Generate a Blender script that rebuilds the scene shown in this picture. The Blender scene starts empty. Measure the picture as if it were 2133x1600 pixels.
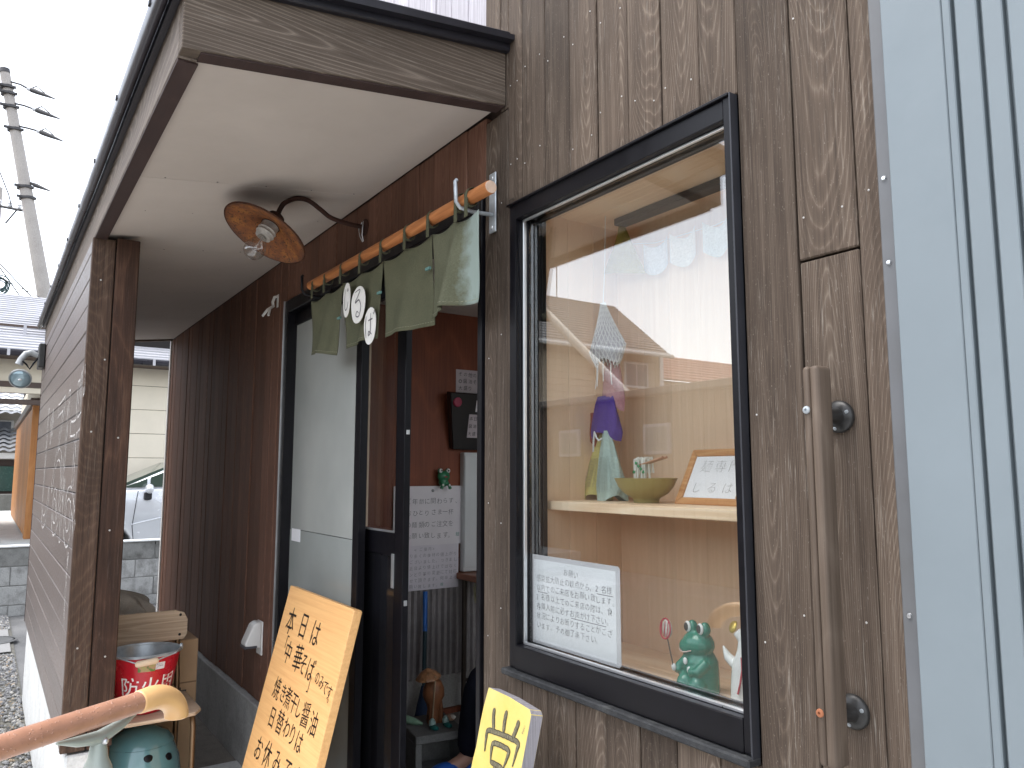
import bpy, bmesh, math, random
import numpy as np
from mathutils import Vector, Matrix, Euler
random.seed(7); np.random.seed(7)
rad = math.radians
SC = bpy.context.scene
COL = SC.collection

# ---------------------------------------------------------------- camera
cd = bpy.data.cameras.new('camera'); cam = bpy.data.objects.new('camera', cd); COL.objects.link(cam)
cam.location = (0, -1.1, 1.48)
cam.rotation_euler = (rad(90 + 6.637), 0, rad(55.59))
cd.sensor_width = 36; cd.lens = 1590 / 2133 * 36
cd.clip_start = 0.05; cd.clip_end = 500
SC.camera = cam
# ---------------------------------------------------------------- sky, sun, exposure
SUN_EL, SUN_AZ = 68, 205
w = bpy.data.worlds.new('World'); SC.world = w; w.use_nodes = True
wn = w.node_tree; wn.nodes.clear()
sky = wn.nodes.new('ShaderNodeTexSky'); sky.sky_type = 'NISHITA'; sky.sun_disc = False
sky.sun_elevation = rad(SUN_EL); sky.sun_rotation = rad(SUN_AZ)
sky.air_density = 1.0; sky.dust_density = 1.0; sky.ozone_density = 1.0
hs = wn.nodes.new('ShaderNodeHueSaturation'); hs.inputs['Saturation'].default_value = 0.30
bg = wn.nodes.new('ShaderNodeBackground'); bg.inputs['Strength'].default_value = 0.15
wo = wn.nodes.new('ShaderNodeOutputWorld')
wn.links.new(sky.outputs[0], hs.inputs['Color']); wn.links.new(hs.outputs[0], bg.inputs['Color']); wn.links.new(bg.outputs[0], wo.inputs['Surface'])
sd = bpy.data.lights.new('sun', 'SUN'); sd.energy = 0.8; sd.angle = rad(35); sd.color = (1, .97, .93)
so = bpy.data.objects.new('sun', sd); COL.objects.link(so)
so.rotation_euler = Euler((rad(90 - SUN_EL), 0, rad(180 - SUN_AZ)), 'XYZ')
SC.view_settings.view_transform = 'Standard'; SC.view_settings.look = 'None'
SC.view_settings.gamma = 1; SC.view_settings.use_curve_mapping = False
SC.view_settings.exposure = 1.95
SC.render.engine = 'CYCLES'
cy = SC.cycles; cy.use_denoising = True; cy.max_bounces = 10; cy.diffuse_bounces = 6; cy.glossy_bounces = 4
cy.transparent_max_bounces = 12; cy.caustics_reflective = False; cy.caustics_refractive = False
try: cy.denoiser = 'OPENIMAGEDENOISE'
except Exception: pass

# ---------------------------------------------------------------- node helpers
class NT:
    def __init__(s, name):
        s.mat = bpy.data.materials.new(name); s.mat.use_nodes = True
        s.t = s.mat.node_tree; s.t.nodes.clear()
        s.out = s.n('ShaderNodeOutputMaterial')
    def n(s, k): return s.t.nodes.new(k)
    def L(s, a, b):
        if isinstance(a, (int, float)):
            b.default_value = a
        elif isinstance(a, (tuple, list)):
            b.default_value = tuple(a) if len(a) == len(b.default_value) else tuple(a) + (1,)
        else: s.t.links.new(a, b)
    def m(s, op, a, b=0.0, c=0.0, clamp=False):
        x = s.n('ShaderNodeMath'); x.operation = op; x.use_clamp = clamp
        s.L(a, x.inputs[0]); s.L(b, x.inputs[1]); s.L(c, x.inputs[2]); return x.outputs[0]
    def vm(s, op, a, b=(0, 0, 0)):
        x = s.n('ShaderNodeVectorMath'); x.operation = op; s.L(a, x.inputs[0]); s.L(b, x.inputs[1]); return x.outputs[0]
    def comb(s, x, y, z):
        c = s.n('ShaderNodeCombineXYZ'); s.L(x, c.inputs[0]); s.L(y, c.inputs[1]); s.L(z, c.inputs[2]); return c.outputs[0]
    def sep(s, v):
        c = s.n('ShaderNodeSeparateXYZ'); s.L(v, c.inputs[0]); return c.outputs
    def noise(s, v, scale=5, detail=3, rough=.5):
        x = s.n('ShaderNodeTexNoise'); s.L(v, x.inputs['Vector']); x.inputs['Scale'].default_value = scale
        x.inputs['Detail'].default_value = detail; x.inputs['Roughness'].default_value = rough; return x.outputs[0]
    def vor(s, v, scale=5):
        x = s.n('ShaderNodeTexVoronoi'); s.L(v, x.inputs['Vector']); x.inputs['Scale'].default_value = scale; return x.outputs
    def mr(s, v, a, b, c=0.0, d=1.0):
        x = s.n('ShaderNodeMapRange'); s.L(v, x.inputs[0])
        for i, q in enumerate((a, b, c, d)): s.L(q, x.inputs[1 + i])
        return x.outputs[0]
    def ramp(s, f, stops):
        x = s.n('ShaderNodeValToRGB'); s.L(f, x.inputs[0]); e = x.color_ramp.elements
        while len(e) < len(stops): e.new(.5)
        for q, (p, c) in zip(e, stops): q.position = p; q.color = tuple(c) + (1,) if len(c) == 3 else c
        return x.outputs[0]
    def mix(s, f, a, b, mode='MIX'):
        x = s.n('ShaderNodeMix'); x.data_type = 'RGBA'; x.blend_type = mode
        s.L(f, x.inputs[0]); s.L(a, x.inputs[6]); s.L(b, x.inputs[7]); return x.outputs[2]
    def obj(s): return s.n('ShaderNodeTexCoord').outputs['Object']
    def rnd(s): return s.n('ShaderNodeObjectInfo').outputs['Random']
    def bump(s, h, strength=.3, dist=.002):
        x = s.n('ShaderNodeBump'); s.L(h, x.inputs['Height']); x.inputs['Strength'].default_value = strength
        x.inputs['Distance'].default_value = dist; return x.outputs[0]
    def pbsdf(s, col, rough=.6, metal=0, normal=None, spec=.5, coat=0, trans=0, emit=None, sub=0):
        b = s.n('ShaderNodeBsdfPrincipled'); s.L(col, b.inputs['Base Color']); s.L(rough, b.inputs['Roughness'])
        b.inputs['Metallic'].default_value = metal; b.inputs['Specular IOR Level'].default_value = spec
        b.inputs['Coat Weight'].default_value = coat; b.inputs['Transmission Weight'].default_value = trans
        if normal: s.L(normal, b.inputs['Normal'])
        s.t.links.new(b.outputs[0], s.out.inputs['Surface']); return b

MATS = {}
def plain(name, col, rough=.55, metal=0, var=.12, scale=12, bump=0.0, spec=.4, coat=0, dirt=None):
    """even material with soft noise variation in its colour and roughness"""
    if name in MATS: return MATS[name]
    t = NT(name); v = t.vm('ADD', t.obj(), t.comb(t.m('MULTIPLY', t.rnd(), 13.0), 0.0, t.m('MULTIPLY', t.rnd(), 7.0)))
    n1 = t.noise(v, scale, 5, .6)
    f = t.mr(n1, .3, .7, 1 - var, 1 + var)
    c = t.mix(1.0, col, t.comb(f, f, f), 'MULTIPLY')
    if dirt:
        n2 = t.noise(v, scale * .35, 6, .7); c = t.mix(t.mr(n2, .5, .75, 0, dirt[1]), c, dirt[0])
    nrm = None
    if bump: nrm = t.bump(t.noise(v, scale * 9, 4, .7), bump, .002)
    t.pbsdf(c, t.mr(n1, .2, .8, max(.02, rough - .08), min(1, rough + .08)), metal, nrm, spec, coat)
    MATS[name] = t.mat; return t.mat

def wood(name, dark, mid, light, axis='Z', ring=130, streak=.5, worn=0.0, worncol=(.45, .42, .38), rough=.7, bump=.35, blotch=.25, spec=.25, slope=.13, fibre=1.0):
    """flat sawn board: rings cut at a slant give arches, plus fibres and worn streaks; grain runs along the local axis"""
    key = name
    if key in MATS: return MATS[key]
    t = NT(name); x, y, z = t.sep(t.obj())
    u, v, g = {'Z': (x, y, z), 'X': (z, y, x), 'Y': (z, x, y)}[axis]
    r = t.rnd()
    r2 = t.m('FRACT', t.m('MULTIPLY', r, 17.31)); r3 = t.m('FRACT', t.m('MULTIPLY', r, 71.7))
    go = t.m('ADD', g, t.m('MULTIPLY', r, 37.0)); uo = t.m('ADD', u, t.m('MULTIPLY', r2, 9.0))
    P = t.comb(uo, v, go)
    wob = t.noise(t.vm('MULTIPLY', P, (5, 5, 1.5)), 1, 1.5, .5)
    wob2 = t.noise(t.vm('MULTIPLY', P, (50, 50, 5)), 1, 2, .5)
    cu = t.m('MULTIPLY', t.m('SUBTRACT', r3, .5), .07)
    du = t.m('ADD', t.m('SUBTRACT', u, cu), t.m('MULTIPLY', t.m('SUBTRACT', wob, .5), .030))
    dep = t.m('ADD', t.m('MULTIPLY', t.m('SUBTRACT', g, t.m('MULTIPLY', t.m('SUBTRACT', r2, .5), 1.6)), t.m('ADD', slope * .35, t.m('MULTIPLY', r3, slope))), t.m('MULTIPLY', t.m('SUBTRACT', wob, .4), .10))
    dep = t.m('ADD', dep, .02)
    rr = t.m('SQRT', t.m('ADD', t.m('MULTIPLY', du, du), t.m('MULTIPLY', t.m('MULTIPLY', dep, dep), .35)))
    rr = t.m('ADD', rr, t.m('MULTIPLY', wob2, .0035))
    saw = t.m('FRACT', t.m('MULTIPLY', rr, ring))
    band = t.m('POWER', t.m('ABSOLUTE', t.m('SUBTRACT', t.m('MULTIPLY', saw, 2.0), 1.0)), 3.2)
    fib = t.noise(t.vm('MULTIPLY', P, (420, 420, 7)), 1, 3, .65)
    fib2 = t.noise(t.vm('MULTIPLY', P, (110, 110, 2.2)), 1, 3, .6)
    blo = t.noise(t.vm('MULTIPLY', P, (7, 7, 1.8)), 1, 4, .6)
    f = t.m('ADD', t.m('MULTIPLY', band, t.m('MULTIPLY', streak * 1.1, t.mr(blo, .3, .7, .35, 1.0))), t.m('MULTIPLY', t.m('SUBTRACT', fib, .5), .62 * fibre))
    f = t.m('ADD', f, t.m('MULTIPLY', t.m('SUBTRACT', fib2, .5), .75 * fibre))
    f = t.m('ADD', f, .34, clamp=True)
    c = t.ramp(f, [(0, dark), (.45, mid), (1, light)])
    k = t.m('ADD', t.m('MULTIPLY', t.m('SUBTRACT', blo, .5), blotch * 2), t.m('ADD', 1 - blotch * .5, t.m('MULTIPLY', r3, blotch * 1.0)))
    c = t.mix(1.0, c, t.comb(k, k, k), 'MULTIPLY')
    if worn:
        ws = t.noise(t.vm('MULTIPLY', P, (260, 260, 9)), 1, 4, .75)
        wp = t.noise(t.vm('MULTIPLY', P, (14, 14, 3)), 1, 4, .6)
        wf = t.m('MULTIPLY', t.mr(ws, .56, .70, 0, 1), t.mr(wp, .42, .68, 0, worn))
        sp = t.noise(t.vm('MULTIPLY', P, (500, 500, 170)), 1, 2, .6)
        wf = t.m('ADD', wf, t.m('MULTIPLY', t.mr(sp, .66, .76, 0, 1), worn * .5), clamp=True)
        c = t.mix(wf, c, worncol)
    h = t.m('ADD', t.m('MULTIPLY', band, .7), t.m('MULTIPLY', fib, 1.0))
    t.pbsdf(c, t.mr(f, 0, 1, rough - .1, min(1, rough + .12)), 0, t.bump(h, bump, .0015), spec)
    MATS[key] = t.mat; return t.mat

def concrete(name, col, scale=6, stain=(.12, .11, .1), amt=.5, bump=.3, rough=.85):
    if name in MATS: return MATS[name]
    t = NT(name); v = t.vm('ADD', t.obj(), t.comb(t.m('MULTIPLY', t.rnd(), 31.0), t.m('MULTIPLY', t.rnd(), 5.0), 0.0))
    a = t.noise(v, scale, 8, .65); b = t.noise(v, scale * 14, 3, .6)
    c = t.mix(t.mr(a, .45, .75, 0, amt), col, stain)
    k = t.mr(b, .3, .7, .86, 1.14); c = t.mix(1.0, c, t.comb(k, k, k), 'MULTIPLY')
    st = t.noise(t.vm('MULTIPLY', v, (9, 9, .7)), 1, 4, .6)
    c = t.mix(t.mr(st, .55, .75, 0, amt * .5), c, stain)
    t.pbsdf(c, rough, 0, t.bump(t.noise(v, scale * 25, 4, .7), bump, .003), .3)
    MATS[name] = t.mat; return t.mat

def glassmat(name, f0=.06, tint=(1, 1, 1), rough=0.0):
    """thin sheet of glass: mirror reflection that grows with the angle over a clear, lightly tinted pane"""
    if name in MATS: return MATS[name]
    t = NT(name)
    lw = t.n('ShaderNodeLayerWeight'); lw.inputs[0].default_value = .5
    g = t.n('ShaderNodeNewGeometry')
    d = t.n('ShaderNodeVectorMath'); d.operation = 'DOT_PRODUCT'; t.L(g.outputs['Normal'], d.inputs[0]); t.L(g.outputs['Incoming'], d.inputs[1])
    c = t.m('ABSOLUTE', d.outputs['Value'])
    f = t.m('ADD', f0, t.m('MULTIPLY', 1 - f0, t.m('POWER', t.m('SUBTRACT', 1.0, c, clamp=True), 5.0)))
    tr = t.n('ShaderNodeBsdfTransparent'); tr.inputs[0].default_value = tint + (1,)
    gl = t.n('ShaderNodeBsdfGlossy'); gl.inputs['Roughness'].default_value = rough
    mx = t.n('ShaderNodeMixShader'); t.L(f, mx.inputs[0]); t.L(tr.outputs[0], mx.inputs[1]); t.L(gl.outputs[0], mx.inputs[2])
    t.t.links.new(mx.outputs[0], t.out.inputs['Surface'])
    MATS[name] = t.mat; return t.mat

# ---------------------------------------------------------------- mesh helpers
class MB:
    def __init__(s): s.v = []; s.f = []; s.mi = []
    def add(s, vs, fs, mi=0):
        k = len(s.v); s.v += [tuple(p) for p in vs]; s.f += [tuple(i + k for i in f) for f in fs]; s.mi += [mi] * len(fs); return s
    def box(s, lo, hi, mi=0, M=None):
        vs = [Vector((x, y, z)) for z in (lo[2], hi[2]) for y in (lo[1], hi[1]) for x in (lo[0], hi[0])]
        if M: vs = [M @ p for p in vs]
        return s.add(vs, [(0, 2, 3, 1), (4, 5, 7, 6), (0, 1, 5, 4), (2, 6, 7, 3), (0, 4, 6, 2), (1, 3, 7, 5)], mi)
    def tube(s, pts, r, n=12, mi=0, cap=True, squash=None):
        pts = [Vector(p) for p in pts]; N = len(pts); rs = r if isinstance(r, (list, tuple)) else [r] * N
        up = None; rings = []
        for i, p in enumerate(pts):
            d = (pts[min(i + 1, N - 1)] - pts[max(i - 1, 0)]).normalized()
            if up is None: up = Vector((0, 0, 1)) if abs(d.z) < .9 else Vector((1, 0, 0))
            a = d.cross(up).normalized(); b = a.cross(d).normalized(); up = b
            rings.append([p + (a * math.cos(q) + b * math.sin(q) * (squash or 1)) * rs[i] for q in [2 * math.pi * k / n for k in range(n)]])
        vs = [q for rg in rings for q in rg]; fs = []
        for i in range(N - 1):
            for k in range(n):
                fs.append((i * n + k, i * n + (k + 1) % n, (i + 1) * n + (k + 1) % n, (i + 1) * n + k))
        if cap: fs += [tuple(range(n))[::-1], tuple((N - 1) * n + k for k in range(n))]
        return s.add(vs, fs, mi)
    def lathe(s, prof, M=None, n=24, mi=0, cap=True):
        """prof: (radius, height) pairs, turned about local z"""
        vs = []; fs = []; N = len(prof)
        for r, h in prof:
            for k in range(n):
                q = 2 * math.pi * k / n; p = Vector((r * math.cos(q), r * math.sin(q), h)); vs.append(M @ p if M else p)
        for i in range(N - 1):
            for k in range(n): fs.append((i * n + k, i * n + (k + 1) % n, (i + 1) * n + (k + 1) % n, (i + 1) * n + k))
        if cap and prof[0][0] > 1e-6: fs.append(tuple(range(n))[::-1])
        if cap and prof[-1][0] > 1e-6: fs.append(tuple((N - 1) * n + k for k in range(n)))
        return s.add(vs, fs, mi)
    def ell(s, c, r, M=None, nu=14, nv=9, mi=0):
        prof = []; vs = []; fs = []
        for i in range(nv + 1):
            th = math.pi * i / nv
            for k in range(nu):
                q = 2 * math.pi * k / nu
                p = Vector((r[0] * math.sin(th) * math.cos(q), r[1] * math.sin(th) * math.sin(q), -r[2] * math.cos(th)))
                p = (M @ p if M else p) + Vector(c); vs.append(p)
        for i in range(nv):
            for k in range(nu): fs.append((i * nu + k, i * nu + (k + 1) % nu, (i + 1) * nu + (k + 1) % nu, (i + 1) * nu + k))
        return s.add(vs, fs, mi)
    def grid(s, fn, nu, nv, mi=0):
        vs = [fn(i / nu, j / nv) for j in range(nv + 1) for i in range(nu + 1)]
        fs = [(j * (nu + 1) + i, j * (nu + 1) + i + 1, (j + 1) * (nu + 1) + i + 1, (j + 1) * (nu + 1) + i) for j in range(nv) for i in range(nu)]
        return s.add(vs, fs, mi)
    def prism(s, poly, o, ax, ay, az, th, mi=0):
        """polygon in the (ax, ay) frame at o, thickened by th along az"""
        o, ax, ay, az = Vector(o), Vector(ax), Vector(ay), Vector(az); n = len(poly)
        a = [o + ax * x + ay * y for x, y in poly]; b = [p + az * th for p in a]
        return s.add(a + b, [tuple(range(n)), tuple(range(2 * n - 1, n - 1, -1))] + [(i, i + n, (i + 1) % n + n, (i + 1) % n) for i in range(n)], mi)

ORG = {}
def link(o, parent, loc):
    COL.objects.link(o); loc = Vector(loc); ORG[o.name] = loc
    if parent is not None:
        o.parent = parent; o.location = loc - ORG[parent.name]
    else: o.location = loc
    return o
def bake_bevel(me, wdt, seg=1, ang=30, smooth=False):
    bm = bmesh.new(); bm.from_mesh(me)
    bmesh.ops.remove_doubles(bm, verts=bm.verts, dist=1e-6)
    bmesh.ops.recalc_face_normals(bm, faces=bm.faces)
    if wdt:
        es = [e for e in bm.edges if len(e.link_faces) == 2 and e.calc_face_angle(0) > rad(ang)]
        bmesh.ops.bevel(bm, geom=es, offset=wdt, segments=seg, profile=.5, affect='EDGES', clamp_overlap=True)
    bm.to_mesh(me); bm.free()
def build(name, mb, mats, parent=None, org=None, bevel=0, seg=1, smooth=False, ang=30):
    vs = np.array(mb.v, float)
    if org is None: org = (vs.min(0) + vs.max(0)) / 2
    org = Vector(org); me = bpy.data.meshes.new(name)
    me.from_pydata([tuple(Vector(p) - org) for p in mb.v], [], mb.f); me.update()
    if not isinstance(mats, (list, tuple)): mats = [mats]
    for q in mats: me.materials.append(q)
    if any(mb.mi): me.polygons.foreach_set('material_index', mb.mi)
    bake_bevel(me, bevel, seg, ang)
    if smooth:
        me.polygons.foreach_set('use_smooth', [True] * len(me.polygons)); me.set_sharp_from_angle(angle=rad(42))
    return link(bpy.data.objects.new(name, me), parent, org)
BOXES = {}
def boxpart(name, lo, hi, mat, parent=None, bevel=.002, seg=1):
    """a bevelled board; boards of one size and material share their mesh"""
    d = tuple(round(b - a, 4) for a, b in zip(lo, hi)); key = (d, mat.name, bevel)
    c = [(a + b) / 2 for a, b in zip(lo, hi)]
    if key not in BOXES:
        mb = MB().box([-q / 2 for q in d], [q / 2 for q in d])
        me = bpy.data.meshes.new(name); me.from_pydata(mb.v, [], mb.f); me.materials.append(mat)
        bake_bevel(me, bevel, seg); BOXES[key] = me
    return link(bpy.data.objects.new(name, BOXES[key]), parent, c)
def thing(name, label, cat, loc=(0, 0, 0), group=None):
    o = bpy.data.objects.new(name, None); o.empty_display_size = .1
    link(o, None, loc); return tag(o, label, cat, group)
def tag(o, label, cat, group=None):
    o['label'] = label; o['category'] = cat
    if group: o['group'] = group
    return o
def kind(o, k): o['kind'] = k; return o

# lettering: glyph outlines turned into thin meshes
GL = {}
THIN = 0.0
def glyph(ch):
    key = (ch, THIN)
    if key not in GL:
        c = bpy.data.curves.new('glyph', 'FONT'); c.body = ch; c.resolution_u = 3; c.offset = -THIN
        o = bpy.data.objects.new('glyph', c); COL.objects.link(o)
        dg = bpy.context.evaluated_depsgraph_get(); me = bpy.data.meshes.new_from_object(o.evaluated_get(dg))
        V = np.array([v.co[:2] for v in me.vertices]) if len(me.vertices) else np.zeros((0, 2))
        F = [tuple(p.vertices) for p in me.polygons]
        bpy.data.objects.remove(o); bpy.data.curves.remove(c); bpy.data.meshes.remove(me)
        GL[key] = (V, F)
    return GL[key]
def lettering(name, items, fn, mat, parent, thin=0.0):
    global THIN
    THIN = thin
    """items: (char, x, y, size, tilt): centre of each character in the frame that fn maps to the world"""
    mb = MB()
    for it in items:
        ch, x, y, s = it[:4]; tilt = it[4] if len(it) > 4 else random.uniform(-.06, .06); wx = it[5] if len(it) > 5 else 1
        V, F = glyph(ch)
        if not len(V): continue
        q = (V - np.array([.46, .38])) * s; q[:, 0] *= wx
        c, sn = math.cos(tilt), math.sin(tilt); q = q @ np.array([[c, sn], [-sn, c]])
        sh = random.uniform(-.02, .08); q[:, 0] += q[:, 1] * sh
        mb.add([fn(x + a, y + b) for a, b in q], F)
    if not mb.v: return None
    THIN = 0.0; o = build(name, mb, mat, parent); return kind(o, 'stuff') if len(items) > 12 else o
def lines(rows, x0, y0, size, pitch, lead, jit=.0):
    it = []
    for j, row in enumerate(rows):
        if isinstance(row, tuple): row, dx = row
        else: dx = 0
        for i, ch in enumerate(row):
            it.append((ch, x0 + dx + i * pitch + random.uniform(-jit, jit), y0 - j * lead + random.uniform(-jit, jit), size * random.uniform(.9, 1.06)))
    return it
def stroke(mb, pts, wid, fn, mi=0, n=14, taper=.55):
    """a brush stroke: a ribbon along a smooth path in the frame of fn"""
    P = [np.array(p, float) for p in pts]; Q = []
    for i in range(len(P) - 1):
        p0 = P[max(i - 1, 0)]; p1 = P[i]; p2 = P[i + 1]; p3 = P[min(i + 2, len(P) - 1)]
        for k in range(n):
            t = k / n
            Q.append(.5 * ((2 * p1) + (-p0 + p2) * t + (2 * p0 - 5 * p1 + 4 * p2 - p3) * t * t + (-p0 + 3 * p1 - 3 * p2 + p3) * t ** 3))
    Q.append(P[-1]); N = len(Q); vs = []
    for i, q in enumerate(Q):
        d = Q[min(i + 1, N - 1)] - Q[max(i - 1, 0)]; d = d / (np.linalg.norm(d) + 1e-9); nn = np.array([-d[1], d[0]])
        e = min(i, N - 1 - i) / (N - 1) * 2; h = wid / 2 * (taper + (1 - taper) * min(1, e * 3)) * (1 + .05 * math.sin(i * .8))
        vs += [fn(*(q + nn * h)), fn(*(q - nn * h))]
    mb.add(vs, [(2 * i, 2 * i + 1, 2 * i + 3, 2 * i + 2) for i in range(N - 1)], mi)

# ---------------------------------------------------------------- materials
FRONTW = wood('weathered_brown_board', (.034, .024, .018), (.098, .072, .054), (.235, .19, .148), 'Z', 330, .33, .8, (.37, .33, .28), .82, .5, .55, .2)
PORCHW = wood('brown_stained_board', (.078, .037, .025), (.175, .090, .062), (.25, .145, .105), 'Z', 190, .3, .25, (.30, .22, .18), .62, .3, .35, .12)
UPPERW = wood('bleached_grey_board', (.25, .23, .25), (.50, .47, .50), (.72, .70, .74), 'Z', 120, .45, .6, (.8, .8, .82), .8, .5, .2)
SIDEW = wood('grey_brown_siding', (.06, .043, .038), (.115, .088, .078), (.18, .145, .13), 'X', 120, .4, .3, (.32, .28, .26), .42, .3, .25, spec=.5)
POSTW = wood('dark_brown_post', (.024, .013, .009), (.066, .039, .026), (.14, .092, .065), 'Z', 260, .22, .6, (.26, .21, .17), .65, .4, .7, fibre=1.3)
POSTR = wood('red_brown_post', (.026, .013, .009), (.072, .036, .023), (.155, .085, .055), 'Z', 220, .3, .5, (.26, .19, .15), .65, .4, .7, fibre=1.3)
BEAMW = wood('weathered_beam', (.05, .036, .026), (.125, .096, .074), (.28, .225, .18), 'Y', 120, .5, .5, (.42, .38, .33), .75, .45, .3)
FASCW = wood('weathered_fascia', (.06, .045, .036), (.15, .12, .098), (.27, .225, .19), 'X', 110, .5, .5, (.42, .38, .33), .75, .45, .3)
UNDERW = wood('dark_trim_shade_wood', (.03, .018, .016), (.05, .031, .028), (.075, .05, .045), 'X', 110, .3, 0)  # dark wood of the end trim; also paints shade under the eave boards
PINE_Z = wood('pale_pine_upright', (.70, .46, .29), (.86, .63, .44), (.88, .69, .51), 'Z', 42, .14, 0, rough=.45, bump=.06, blotch=.1, fibre=.38)
PINE_X = wood('pale_pine_shelf', (.60, .35, .19), (.85, .64, .44), (.88, .71, .54), 'X', 60, .5, 0, rough=.45, bump=.06, blotch=.12, fibre=.5)
SIGNW = wood('orange_pine_board', (.72, .36, .135), (.86, .49, .20), (.90, .57, .26), 'X', 36, .18, 0, rough=.42, bump=.06, blotch=.1, spec=.4)
POLEW = wood('orange_pole_wood', (.22, .075, .025), (.40, .15, .05), (.52, .23, .09), 'X', 90, .4, 0, rough=.5, bump=.2, blotch=.25)
BARW = wood('grab_bar_wood', (.06, .043, .031), (.115, .085, .064), (.17, .135, .105), 'Z', 110, .3, .15, (.35, .3, .25), .6, .25, .25)
CHAIRW = wood('worn_plywood', (.26, .18, .12), (.50, .38, .27), (.64, .51, .38), 'Y', 60, .4, .4, (.12, .09, .07), .6, .25, .3)
REDPLY = wood('red_brown_plywood', (.11, .03, .017), (.20, .06, .03), (.27, .09, .045), 'Z', 50, .4, 0, rough=.5, bump=.1, blotch=.3)
DOORW = wood('orange_door_wood', (.32, .13, .045), (.50, .23, .085), (.58, .3, .13), 'Z', 80, .4, 0, rough=.5)
BLACK = plain('black_aluminium', (.0045, .0042, .006), .36, .0, .2, 30, spec=.22)
BLACKM = plain('black_panel', (.009, .009, .011), .09, 0, .15, 20, spec=.6)
SILVER = plain('bare_aluminium', (.62, .63, .64), .32, .85, .08)
GALV = plain('galvanised_steel', (.42, .45, .47), .38, .45, .2, 25)
SOFFIT = plain('taupe_soffit', (.505, .45, .405), .8, 0, .05, 3, dirt=((.38, .33, .29), .4))
FLASH = plain('dark_flashing', (.017, .0165, .022), .38, 0, .15, 8, spec=.5)
GUTTER = plain('dark_gutter', (.022, .02, .028), .3, 0, .15, 8, spec=.4)
SOFTGREY = plain('grey_flashing', (.125, .128, .134), .5, 0, .1, 5, dirt=((.085, .08, .066), .6))
BLUEM = plain('pale_blue_steel', (.185, .215, .232), .45, 0, .05, 4, spec=.3, dirt=((.125, .16, .18), .4))
DARKGAP = plain('dark_gap', (.015, .013, .012), .9)
DUSTY = plain('dusty_sill', (.022, .023, .025), .75, 0, .5, 60, bump=.5, dirt=((.10, .10, .095), .5))
CONC = concrete('grey_concrete', (.42, .42, .41))
CONCW = concrete('pale_concrete', (.66, .67, .66), 5, (.4, .4, .38), .5)
FLOORC = concrete('brown_grey_floor', (.20, .18, .155), 9, (.11, .095, .08), .6)
INFLOOR = concrete('inside_floor', (.26, .25, .23), 6, (.14, .13, .12), .5)
BLOCKC = concrete('block_concrete', (.33, .33, .32), 7, (.10, .096, .09), .9)
BLOCKD = concrete('dark_block', (.13, .13, .125), 9, (.06, .06, .055), .6)
PAPER = plain('white_paper', (.80, .80, .82), .7, 0, .03, 9)
PAPERD = plain('pinkish_paper', (.72, .68, .70), .7, 0, .04, 9)
INK = plain('black_ink', (.02, .018, .018), .5)
INKG = plain('grey_ink', (.13, .12, .13), .6)
WPAINT = plain('white_paint', (.72, .70, .66), .6, 0, .2, 40)
WPLAST = plain('white_plastic', (.76, .75, .72), .35, 0, .05, 8)

# ================================================================= LARGE STRUCTURE
def sheet(name, x0, x1, y0, y1, z, mat):
    return kind(build(name, MB().add([(x0, y0, z), (x1, y0, z), (x1, y1, z), (x0, y1, z)], [(0, 1, 2, 3)]), mat, None), 'structure')
def asphalt():
    t = NT('wet_asphalt'); v = t.obj(); a = t.noise(v, 1.2, 6, .6); b = t.noise(v, 90, 3, .7)
    c = t.ramp(a, [(.3, (.085, .085, .087)), (.7, (.15, .148, .145))]); k = t.mr(b, .3, .7, .7, 1.3)
    c = t.mix(1.0, c, t.comb(k, k, k), 'MULTIPLY'); t.pbsdf(c, t.mr(a, .35, .6, .3, .8), 0, t.bump(b, .5, .004), .5); return t.mat
ASPH = asphalt()
sheet('ground', -140, 140, -140, 140, -.02, ASPH)
sheet('gravel_bed', -9.77, -3.0, -6, -.8, -.008, plain('gravel_soil', (.11, .105, .09), .95, 0, .5, 40, bump=.8))
sheet('drain_path', -8.85, -7.75, -6, -.83, .008, concrete('path_concrete', (.27, .265, .26), 5, (.16, .16, .155), .5, rough=.5))
sheet('porch_floor', -6.15, -3.88, -.80, 0.02, .12, FLOORC)
mb = MB().box((-6.15, -.80, -.02), (-3.88, .02, .1155)).box((-3.88, -1.0, -.02), (1.5, .02, .1155)); kind(build('porch_slab', mb, CONC), 'structure')
sheet('entry_pavement', -3.88, 1.5, -1.0, 0.02, .124, CONCW)
FORE = concrete('forecourt_concrete', (.50, .485, .46), 1.6, (.34, .33, .31), .6, bump=.2, rough=.6)
x = -7.7
while x < 7:
    for y0 in (-2.95,):
        kind(boxpart('forecourt_slab', (x + .006, y0 + .006, -.06), (x + 1.95, y0 + 1.944, .0), FORE, None, .003), 'structure')
    x += 1.956

shop = thing('shop_building', 'noodle shop clad in dark brown timber boards with a porch and pale blue metal end', 'building', (-2.5, .05, 0))
P_ = lambda *a, **k: boxpart(*a, **k)
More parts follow.
